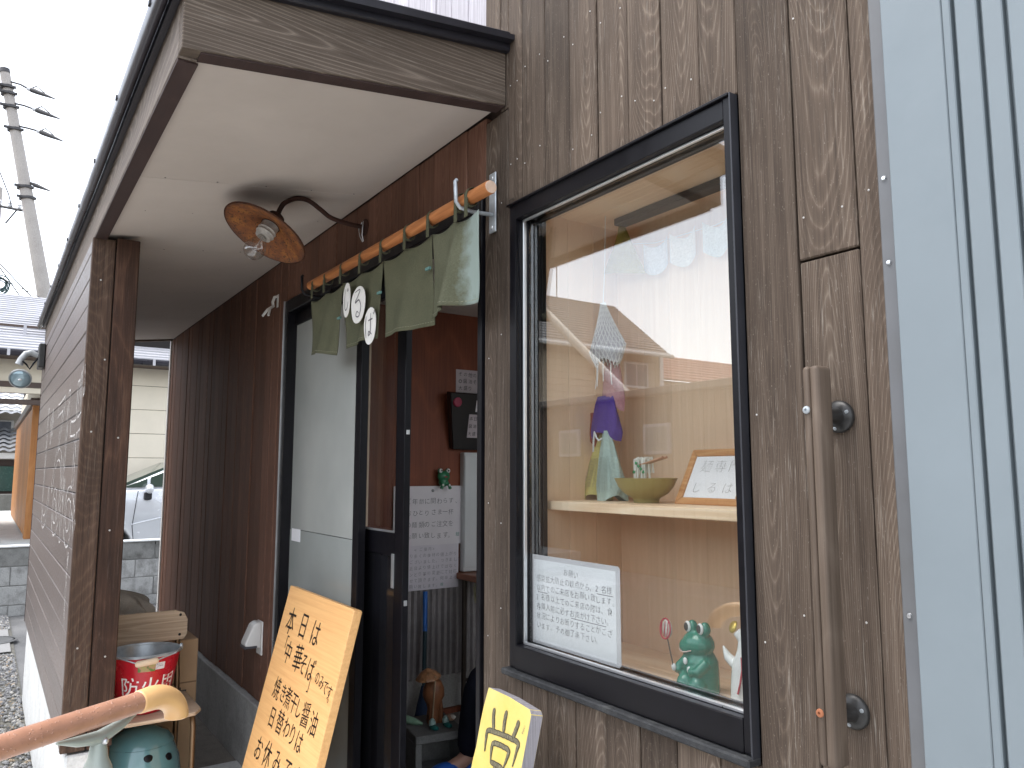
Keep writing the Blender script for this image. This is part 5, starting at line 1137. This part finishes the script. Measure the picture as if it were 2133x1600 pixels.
V_ = [(hx, hy, .60), (hx, hy + .02, .85), (hx, hy, 1.06), (hx, hy - .01, 1.16), (hx, hy - .04, 1.27), (hx - .09, hy, .58), (hx - .05, hy - .44, .55), (hx - .085, hy - .47, .20), (hx + .09, hy, .58), (hx + .12, hy - .44, .55), (hx + .12, hy - .44, .20),
      (hx - .19, hy, 1.04), (hx - .24, hy - .05, .80), (hx - .10, hy - .26, .70), (hx + .19, hy, 1.04), (hx + .24, hy - .05, .80), (hx + .10, hy - .26, .70), (hx - .095, hy - .60, .155), (hx + .12, hy - .58, .155), (hx, hy - .05, 1.36)]
E_ = [(0, 1), (1, 2), (2, 3), (3, 4), (4, 19), (0, 5), (5, 6), (6, 7), (7, 17), (0, 8), (8, 9), (9, 10), (10, 18), (2, 11), (11, 12), (12, 13), (2, 14), (14, 15), (15, 16)]
skin('body', V_, E_, [.14, .13, .13, .05, .085, .085, .062, .04, .085, .062, .04, .06, .045, .035, .06, .045, .035, .034, .034, .07], SKINM, pe)
NAVY = cloth('navy_trousers', (.012, .013, .022), (.008, .009, .014)); COAT = cloth('beige_coat', (.42, .37, .27), (.34, .30, .22))
skin('trousers', [V_[0], V_[5], V_[6], (V_[7][0], V_[7][1], .195), V_[8], V_[9], (V_[10][0], V_[10][1], .195)], [(0, 1), (1, 2), (2, 3), (0, 4), (4, 5), (5, 6)], [.16, .105, .083, .066, .105, .083, .066], NAVY, pe)
skin('coat', [(hx, hy, .56), V_[1], V_[2], V_[11], V_[12], (V_[13][0], V_[13][1] + .05, V_[13][2]), V_[14], V_[15], (V_[16][0], V_[16][1] + .05, V_[16][2]), (hx - .02, hy - .1, .60)], [(0, 1), (1, 2), (2, 3), (3, 4), (4, 5), (2, 6), (6, 7), (7, 8), (0, 9)], [.19, .175, .165, .10, .08, .065, .10, .08, .065, .17], COAT, pe)
for s_, i in ((-1, 7), (1, 10)):
    q = Vector(V_[i]); build('slipper', MB().ell((q.x - .005, q.y - .07, .150), (.048, .13, .026)).ell((q.x - .005, q.y - .12, .168), (.05, .075, .03)), plain('blue_slipper', (.02, .10, .42), .5), pe, smooth=True)
    for f_ in (-1, 1):
        hnd = Vector(V_[13 if s_ < 0 else 16])
HC = Vector((hx, hy - .055, 1.345))
fce = remesh('face', MB().ell(HC, (.072, .088, .105)).ell(HC + Vector((0, -.030, -.055)), (.052, .055, .05)).ell(HC + Vector((0, -.092, -.012)), (.012, .018, .020)).ell(HC + Vector((-.073, .005, -.005)), (.010, .018, .028)).ell(HC + Vector((.073, .005, -.005)), (.010, .018, .028)), SKINM, pe, .006, 4)
for s_ in (-1, 1):
    build('eye', MB().ell(HC + Vector((s_ * .030, -.079, .012)), (.012, .006, .006)), WPLAST, fce, smooth=True); build('pupil', MB().ell(HC + Vector((s_ * .030, -.0845, .012)), (.005, .002, .005)), INK, fce)
build('mouth', MB().ell(HC + Vector((0, -.083, -.055)), (.020, .005, .005)), plain('lip', (.35, .13, .10), .5), fce, smooth=True)
hair = MB().ell((hx, hy - .035, 1.375), (.082, .092, .092)); build('hair', hair, plain('dark_hair', (.015, .012, .01), .5), pe, smooth=True)
for s_, i in ((-1, 13), (1, 16)):
    w0 = Vector(V_[i]); vv = [tuple(w0)]; ee = []; rr = [.028]
    vv.append(tuple(w0 + Vector((0, -.07, -.02)))); ee.append((0, 1)); rr.append(.032)
    for f_, ln in enumerate((.060, .072, .068, .055)):
        o_ = (f_ - 1.5) * .018; k0 = len(vv); vv += [tuple(w0 + Vector((o_, -.085, -.022))), tuple(w0 + Vector((o_ * 1.1, -.085 - ln * .55, -.03))), tuple(w0 + Vector((o_ * 1.1, -.085 - ln, -.05)))]; ee += [(1, k0), (k0, k0 + 1), (k0 + 1, k0 + 2)]; rr += [.009, .009, .007]
    k0 = len(vv); vv += [tuple(w0 + Vector((-s_ * .03, -.04, -.02))), tuple(w0 + Vector((-s_ * .05, -.075, -.03)))]; ee += [(0, k0), (k0, k0 + 1)]; rr += [.011, .009]
    skin('hand', vv, ee, rr, SKINM, pe)
stl = thing('stool', 'plain wooden stool under the seated person', 'stool', (hx, hy, .12))
build('seat', MB().lathe([(0, 0), (.17, 0), (.175, .01), (.17, .03), (0, .03)], Matrix.Translation((hx, hy, .415)), 28), POSTR, stl, smooth=True)
for a in (45, 135, 225, 315): build('leg', MB().tube([(hx + .15 * math.cos(rad(a)), hy + .15 * math.sin(rad(a)), .122), (hx + .11 * math.cos(rad(a)), hy + .11 * math.sin(rad(a)), .416)], .014, 10), POSTR, stl, smooth=True)

# ================================================================= IN THE DISPLAY WINDOW
nt = thing('window_notice', 'laminated white handwritten request taped inside the window glass', 'notice', (-1.40, .03, 1.16))
LAM = plain('plastic_film', (.60, .58, .60), .12, 0, .03, 10, spec=.6)
build('laminate', MB().prism([(-1.556, 1.071), (-1.246, 1.071), (-1.240, 1.077), (-1.240, 1.275), (-1.246, 1.281), (-1.556, 1.281)], (0, .0275, 0), (1, 0, 0), (0, 0, 1), (0, 1, 0), .0010), LAM, nt)
boxpart('paper', (-1.549, .0270, 1.078), (-1.2535, .0274, 1.270), PAPER, nt, 0)
fN = lambda a, b: Vector((a, .0266, b))
rows = ['感染拡大防止の観点から、2名様', '以内でのご来店をお願い致します。', '3名様以上でのご来店の際は、食', '券購入前に必ずお声がけ下さい。', '状況によりお断りすることがござ', 'います。予め御了承下さい。']
lettering('handwriting', lines([('お願い', .105)] + rows, -1.531, 1.249, .0180, .0183, .0222, .0012), fN, plain('soft_black_ink', (.05, .05, .06), .6), nt, .016)
for x0, x1, z0 in ((-1.315, -1.262, 1.2152), (-1.533, -1.495, 1.193), (-1.405, -1.285, 1.149)):
    build('underline', MB().add([(x0, .0266, z0), (x1, .0266, z0), (x1, .0266, z0 + .0012), (x0, .0266, z0 + .0012)], [(0, 1, 2, 3)]), INKG, nt)
# big frog with a net
fr = thing('frog_figurine', 'green frog figurine holding a small red and white net behind the glass', 'figurine', (-1.128, .14, 1.031)); b_ = Vector((-1.125, .145, 1.0305))
FG = plain('green_glaze', (.012, .20, .135), .25, 0, .06, 10, spec=.5, coat=.3)
mb = MB().lathe([(0, .0), (.034, .0), (.036, .006), (.0355, .04), (.034, .065), (.026, .080), (0, .082)], Matrix.Translation(b_), 28)
mb.ell(b_ + Vector((-.004, -.004, .098)), (.036, .032, .028)).ell(b_ + Vector((-.016, -.010, .092)), (.028, .026, .020)).ell(b_ + Vector((-.013, -.010, .131)), (.0115, .0115, .015)).ell(b_ + Vector((.021, -.010, .131)), (.012, .0115, .015))
mb.tube([b_ + Vector((-.022, -.018, .066)), b_ + Vector((-.036, -.028, .050)), b_ + Vector((-.034, -.036, .040))], [.012, .010, .0095], 10).tube([b_ + Vector((.026, -.014, .066)), b_ + Vector((.018, -.034, .048)), b_ + Vector((.0, -.036, .046))], [.012, .010, .009], 10)
mb.ell(b_ + Vector((-.021, -.026, .020)), (.018, .020, .021)).ell(b_ + Vector((.014, -.028, .020)), (.019, .019, .021)).ell(b_ + Vector((-.024, -.036, .006)), (.015, .018, .007)).ell(b_ + Vector((.014, -.038, .006)), (.015, .018, .007))
remesh('body', mb, FG, fr, .0022, 5)
for dx in (-.013, .021):
    q = b_ + Vector((dx - .004, -.0205, .1325)); e_ = build('eye', MB().ell(q, (.0085, .0045, .0115)), plain('eye_white', (.8, .8, .78), .2), fr, smooth=True); build('pupil', MB().ell(q + Vector((-.001, -.0035, 0)), (.0058, .0025, .0085)), INK, e_, smooth=True)
def onhead(az, el_):
    c2 = Vector((-.016, -.010, .092)); d = Vector((math.sin(az) * math.cos(el_), -math.cos(az) * math.cos(el_), math.sin(el_))); best = 0
    for c_, r_ in (((-.004, -.004, .098), (.036, .032, .028)), ((-.016, -.010, .092), (.028, .026, .020))):
        o = c2 - Vector(c_); A_ = sum((d[k] / r_[k]) ** 2 for k in range(3)); B_ = sum(o[k] * d[k] / r_[k] ** 2 for k in range(3)); C_ = sum((o[k] / r_[k]) ** 2 for k in range(3)) - 1
        best = max(best, (-B_ + math.sqrt(max(0, B_ * B_ - A_ * C_))) / A_)
    return b_ + c2 + d * (best + .0002)
mpts = [onhead(rad(-72 + 11 * k), rad(-22 + 16 * (abs(k - 5) / 5) ** 2)) for k in range(11)]
build('mouth', MB().tube(mpts, .0012, 6), plain('pink_white', (.75, .55, .5), .4), fr, smooth=True)
for dx, zz, s_ in ((-.012, .066, .0055), (-.002, .050, .0055)): build('white_spot', MB().ell(b_ + Vector((dx, -.0352, zz)), (s_, .003, s_ * 1.3)), plain('eye_white', (.8, .8, .78), .2), fr, smooth=True)
build('hand_mark', MB().ell(b_ + Vector((-.038, -.042, .050)), (.006, .004, .008)), plain('eye_white', (.8, .8, .78), .2), fr, smooth=True)
for dx in (-.024, .014): build('toe_mark', MB().ell(b_ + Vector((dx, -.054, .007)), (.008, .004, .0035)), plain('eye_white', (.8, .8, .78), .2), fr, smooth=True)
q0, q1 = b_ + Vector((-.036, -.044, .048)), b_ + Vector((-.052, -.044, .105))
net = build('net', MB().tube([q0, q1], .0014, 8), plain('dark_stick', (.08, .05, .04), .5), fr, smooth=True)
nc = q1 + Vector((-.006, 0, .019)); ring = [nc + Vector((.0145 * math.cos(a), .002 * math.sin(a), .0205 * math.sin(a))) for a in [2 * math.pi * k / 24 for k in range(25)]]
build('hoop', MB().tube(ring, .0017, 7), plain('crimson_paint', (.5, .03, .06), .4), net, smooth=True)
build('mesh_panel', MB().ell(nc + Vector((.002, .004, 0)), (.0135, .006, .0195)), plain('pale_net', (.62, .58, .52), .7, 0, .25, 300), net, smooth=True)
for k in range(3): build('hoop_cord', MB().tube([nc + Vector((-.009 + .008 * k, -.003, -.016)), nc + Vector((-.006 + .009 * k, -.003, .016))], .0009, 5), plain('crimson_paint', (.5, .03, .06), .4), net)
# plain white figurine
fg = thing('white_figurine', 'white tapering figurine with a gold disc on top at the right of the window', 'figurine', (-1.01, .14, 1.031)); b2 = Vector((-1.012, .14, 1.0305))
WGL = plain('white_glaze', (.78, .78, .76), .25, 0, .03, 10, coat=.3)
mb = MB().tube([b2, b2 + Vector((0, 0, .035)), b2 + Vector((.0, 0, .075)), b2 + Vector((.004, 0, .105)), b2 + Vector((.002, 0, .128)), b2 + Vector((-.010, -.004, .142))], [.028, .027, .0235, .016, .0125, .011], 20)
mb.tube([b2 + Vector((-.018, 0, .075)), b2 + Vector((-.036, -.004, .088)), b2 + Vector((-.046, -.006, .108))], [.012, .009, .002], 12).tube([b2 + Vector((.018, 0, .075)), b2 + Vector((.036, -.004, .088)), b2 + Vector((.046, -.006, .108))], [.012, .009, .002], 12)
remesh('body', mb, WGL, fg, .0022, 3)
MD = Matrix.Translation(b2 + Vector((-.018, -.008, .149))) @ Matrix.Rotation(rad(62), 4, 'X') @ Matrix.Rotation(rad(-25), 4, 'Y')
build('gold_disc', MB().lathe([(0, .004), (.009, .0035), (.012, .001), (.0125, -.002), (0, -.003)], MD, 24), plain('gold_paint', (.62, .45, .10), .3, .6), fg, smooth=True)
build('red_stripe', MB().tube([b2 + Vector((.012, -.0225, .098)), b2 + Vector((.014, -.024, .075)), b2 + Vector((.011, -.027, .05)), b2 + Vector((.006, -.029, .03))], .0018, 6), plain('crimson_paint', (.5, .03, .06), .4), fg, smooth=True)
# bowl of noodles with raised chopsticks
bw_ = thing('noodle_bowl', 'small olive bowl with model noodles lifted by chopsticks on the shelf', 'bowl', (-1.333, .20, 1.41)); b3 = Vector((-1.333, .20, 1.410))
OLV = plain('olive_glaze', (.33, .28, .10), .35, 0, .08, 12)
build('bowl', MB().lathe([(0, 0), (.030, 0), (.031, .008), (.034, .011), (.052, .022), (.066, .038), (.074, .056), (.0755, .0575), (.073, .0575), (.064, .040), (.05, .026), (.03, .017), (0, .015)], Matrix.Translation(b3), 40), OLV, bw_, smooth=True)
mb = MB(); rg = random.Random(4)
for k in range(9):
    q = b3 + Vector((-.028 + .004 * k, rg.uniform(-.012, .008), .02)); mb.tube([q, q + Vector((rg.uniform(-.003, .003), 0, .04)), q + Vector((rg.uniform(-.002, .004), rg.uniform(-.003, .003), .082)), q + Vector((.004, .006, .088)), q + Vector((.007, .008, .05))], .0026, 6)
build('noodles', mb, plain('white_noodle', (.78, .76, .68), .4), bw_, smooth=True)
for k in range(5): build('green_onion', MB().ell(b3 + Vector((-.026 + .008 * k, -.014, .072 + .007 * ((k * 3) % 4))), (.004, .002, .004)), plain('onion_green', (.06, .30, .12), .5), bw_, smooth=True)
for s_ in (-1, 1): build('chopstick', MB().tube([b3 + Vector((-.034, s_ * .004, .088 - .002)), b3 + Vector((.012, s_ * .005, .094)), b3 + Vector((.064, s_ * .006, .106))], [.0018, .0023, .0028], 8), plain('chopstick_wood', (.50, .27, .16), .5), bw_, smooth=True)
# framed sign
pf = thing('framed_sign', 'pine picture frame with a white card of thin handwriting on the shelf', 'picture frame', (-1.16, .24, 1.41))
lf = math.atan(.55); UF = Vector((0, math.sin(lf), math.cos(lf))); NF = Vector((0, -math.cos(lf), math.sin(lf))); OF = Vector((-1.250, .205, 1.4105)); FW, FH = .185, .142
bwf = .018
FRW = wood('frame_pine', (.36, .15, .05), (.54, .27, .11), (.62, .36, .17), 'X', 90, .5, 0, rough=.4)
def fbar(poly): return build('frame_bar', MB().prism(poly, OF, (1, 0, 0), UF, -NF, .014), FRW, pf, bevel=.003, seg=2)
fbar([(0, 0), (FW, 0), (FW - bwf, bwf), (bwf, bwf)]); fbar([(0, FH), (bwf, FH - bwf), (FW - bwf, FH - bwf), (FW, FH)]); fbar([(0, 0), (bwf, bwf), (bwf, FH - bwf), (0, FH)]); fbar([(FW, 0), (FW, FH), (FW - bwf, FH - bwf), (FW - bwf, bwf)])
build('card', MB().prism([(bwf - .001, bwf - .001), (FW - bwf + .001, bwf - .001), (FW - bwf + .001, FH - bwf + .001), (bwf - .001, FH - bwf + .001)], OF - NF * .004, (1, 0, 0), UF, -NF, .003), PAPER, pf)
fF = lambda a, b: OF + Vector((1, 0, 0)) * a + UF * b - NF * .0034
lettering('handwriting', [('麺', .056, .098, .034), ('専', .096, .098, .034), ('門', .136, .098, .034), ('じ', .048, .044, .030), ('る', .092, .044, .030), ('ば', .136, .044, .030)], fF, plain('grey_pen', (.16, .16, .15), .6), pf, .024)
# cloths hanging in the corner
def hang(name, label, cat, cx, cy_, z0, z1, w0, w1, col, dep=.02, seed=0, prt=None, grp=None, skew=0, mat=None):
    rg = random.Random(seed); ph = rg.random() * 6
    def fn(u, v):
        a = 2 * math.pi * u; wv = (w0 + (w1 - w0) * min(1, v * 1.25) ** .8) / 2 * (1 - .12 * max(0, v - .85) / .15); pl = 1 + .12 * math.sin(a * 4 + ph) * v + .06 * math.sin(a * 7 + v * 5 + ph)
        return Vector((cx + skew * v + wv * math.cos(a) * pl, cy_ + dep * (.3 + .7 * v) * math.sin(a) * pl, z0 + (z1 - z0) * v - .012 * math.sin(a * 2 + ph) * v * v))
    o = build(name, MB().grid(fn, 40, 24), mat or cloth('cloth_' + name + str(seed), col, tuple(q * .8 for q in col)), None, smooth=True); tag(o, label, cat, grp)
    if prt:
        it = []
        for r_ in range(10):
            for k in range(6):
                v = .40 + r_ * .048; u = .64 + k * .040; it.append((u, v))
        mb = MB(); V0, F0 = glyph('三'); V1, F1 = glyph('卍') if False else glyph('巛')
        for i, (u, v) in enumerate(it):
            p = fn(u, v); G, FF = (V0, F0) if (i * 7) % 3 else (V1, F1); q = (G - .4) * .0085
            mb.add([(p.x + a, p.y - .0016, p.z + b) for a, b in q], FF)
        build('print', mb, prt, o)
    return o
hang('printed_cloth', 'gathered yellow cloth with rows of dark print standing on the shelf', 'cloth', -1.528, .235, 1.580, 1.412, .012, .105, (.62, .56, .22), .03, 1, INKG, None, -.028)
hang('printed_cloth', 'gathered pale teal cloth with faint print standing on the shelf', 'cloth', -1.488, .215, 1.588, 1.412, .016, .092, (.44, .56, .51), .03, 2, plain('faint_print', (.22, .30, .28), .8), None, .018)
hang('purple_cloth', 'bunched purple cloth tied above the yellow and teal cloths', 'cloth', -1.508, .23, 1.680, 1.572, .055, .105, (.10, .055, .28), .03, 3)
hang('pink_cloth', 'twisted pink and lilac cloth hanging between net and purple cloth', 'cloth', -1.495, .245, 1.82, 1.65, .03, .075, (.50, .25, .28), .022, 4)
hang('red_cloth', 'small red cloth loop beside the purple bunch', 'cloth', -1.553, .235, 1.64, 1.56, .04, .045, (.36, .10, .07), .012, 5)
nb = thing('net_bag', 'white knotted net bag hanging in the window corner', 'net bag', (-1.49, .22, 1.93))
def nf(u, v):
    a = 2 * math.pi * u; wv = (.012 + .075 * min(1, v * 1.3) ** 1.2 * (1 if v < .75 else 1 - (v - .75) * 1.6)) / 2; return Vector((-1.495 + .02 * v + wv * 1.5 * math.cos(a), .215 + wv * .7 * math.sin(a), 1.925 - .165 * v + .008 * math.sin(a * 3) * v))
mb = MB()
for s_ in (-1, 1):
    for k in range(22): mb.tube([nf((k + s_ * j * .35) / 22, j / 16) for j in range(17)], .0011, 4)
build('netting', mb, plain('white_cord', (.74, .73, .72), .8), nb)
build('inner_cloth', MB().grid(lambda u, v: nf(u, v * .96) * 1.0, 24, 14), t_ := cloth('pale_inner', (.55, .53, .54), (.42, .40, .43)), nb, smooth=True)
mb = MB()
for k in range(4): mb.tube([nf(.55 + .1 * k, 1.0), nf(.55 + .1 * k, 1.0) + Vector((.004, -.004, -.025)), nf(.55 + .1 * k, 1.0) + Vector((-.002 + .003 * k, -.004, -.055))], .0014, 5)
build('tassel', mb, plain('white_cord', (.74, .73, .72), .8), nb)
tag(build('hanging_string', MB().tube([(-1.492, .225, 2.164), (-1.494, .222, 2.02), (-1.495, .215, 1.92)], .0014, 5), plain('white_cord', (.74, .73, .72), .8)), 'thin white string holding up the net bag', 'string')
tag(build('tie_string', MB().tube([(-1.530, .205, 1.535), (-1.522, .20, 1.565), (-1.512, .195, 1.585), (-1.505, .195, 1.570), (-1.495, .195, 1.562), (-1.488, .198, 1.568)], .0024, 6), plain('white_cord', (.74, .73, .72), .8), smooth=True), 'white cord tying the yellow and teal cloths together', 'string')
mb = MB().grid(lambda u, v: Vector((-1.492 + (u - .5) * .155 * v, .285 - .01 * math.sin(u * 5) , 2.150 - .12 * v - .03 * u * v)), 12, 10); o = build('yellow_flag', mb, cloth('mustard_cloth', (.36, .29, .07), (.27, .21, .05)), smooth=True); o.modifiers.new('t', 'SOLIDIFY').thickness = .001
tag(o, 'mustard yellow cloth triangle hanging from the case ceiling', 'flag')
for k, (xx, col, lb) in enumerate(((-1.40, (.62, .66, .71), 'pale blue cloth pennant on the string across the window case'), (-1.30, (.74, .73, .68), 'off white cloth pennant on the string across the window case'), (-1.19, (.62, .69, .67), 'pale green cloth pennant on the string across the window case'))):
    o = build('cloth_pennant', MB().grid(lambda u, v: Vector((xx + (u - .5) * .085, .315 - .006 * math.sin(u * 6 + k), 2.09 - .02 * math.sin(math.pi * u) - .075 * v)), 10, 8), cloth('pennant%d' % k, col, tuple(q * .85 for q in col)), smooth=True); tag(o, lb, 'pennant', 'pennants in the window case')
tag(build('pennant_string', MB().tube([(-1.55, .318, 2.115), (-1.40, .317, 2.082), (-1.2, .317, 2.075), (-.9, .318, 2.10), (-.6, .318, 2.14)], .0012, 5), plain('white_cord', (.74, .73, .72), .8)), 'thin string carrying the cloth pennants in the window case', 'string')
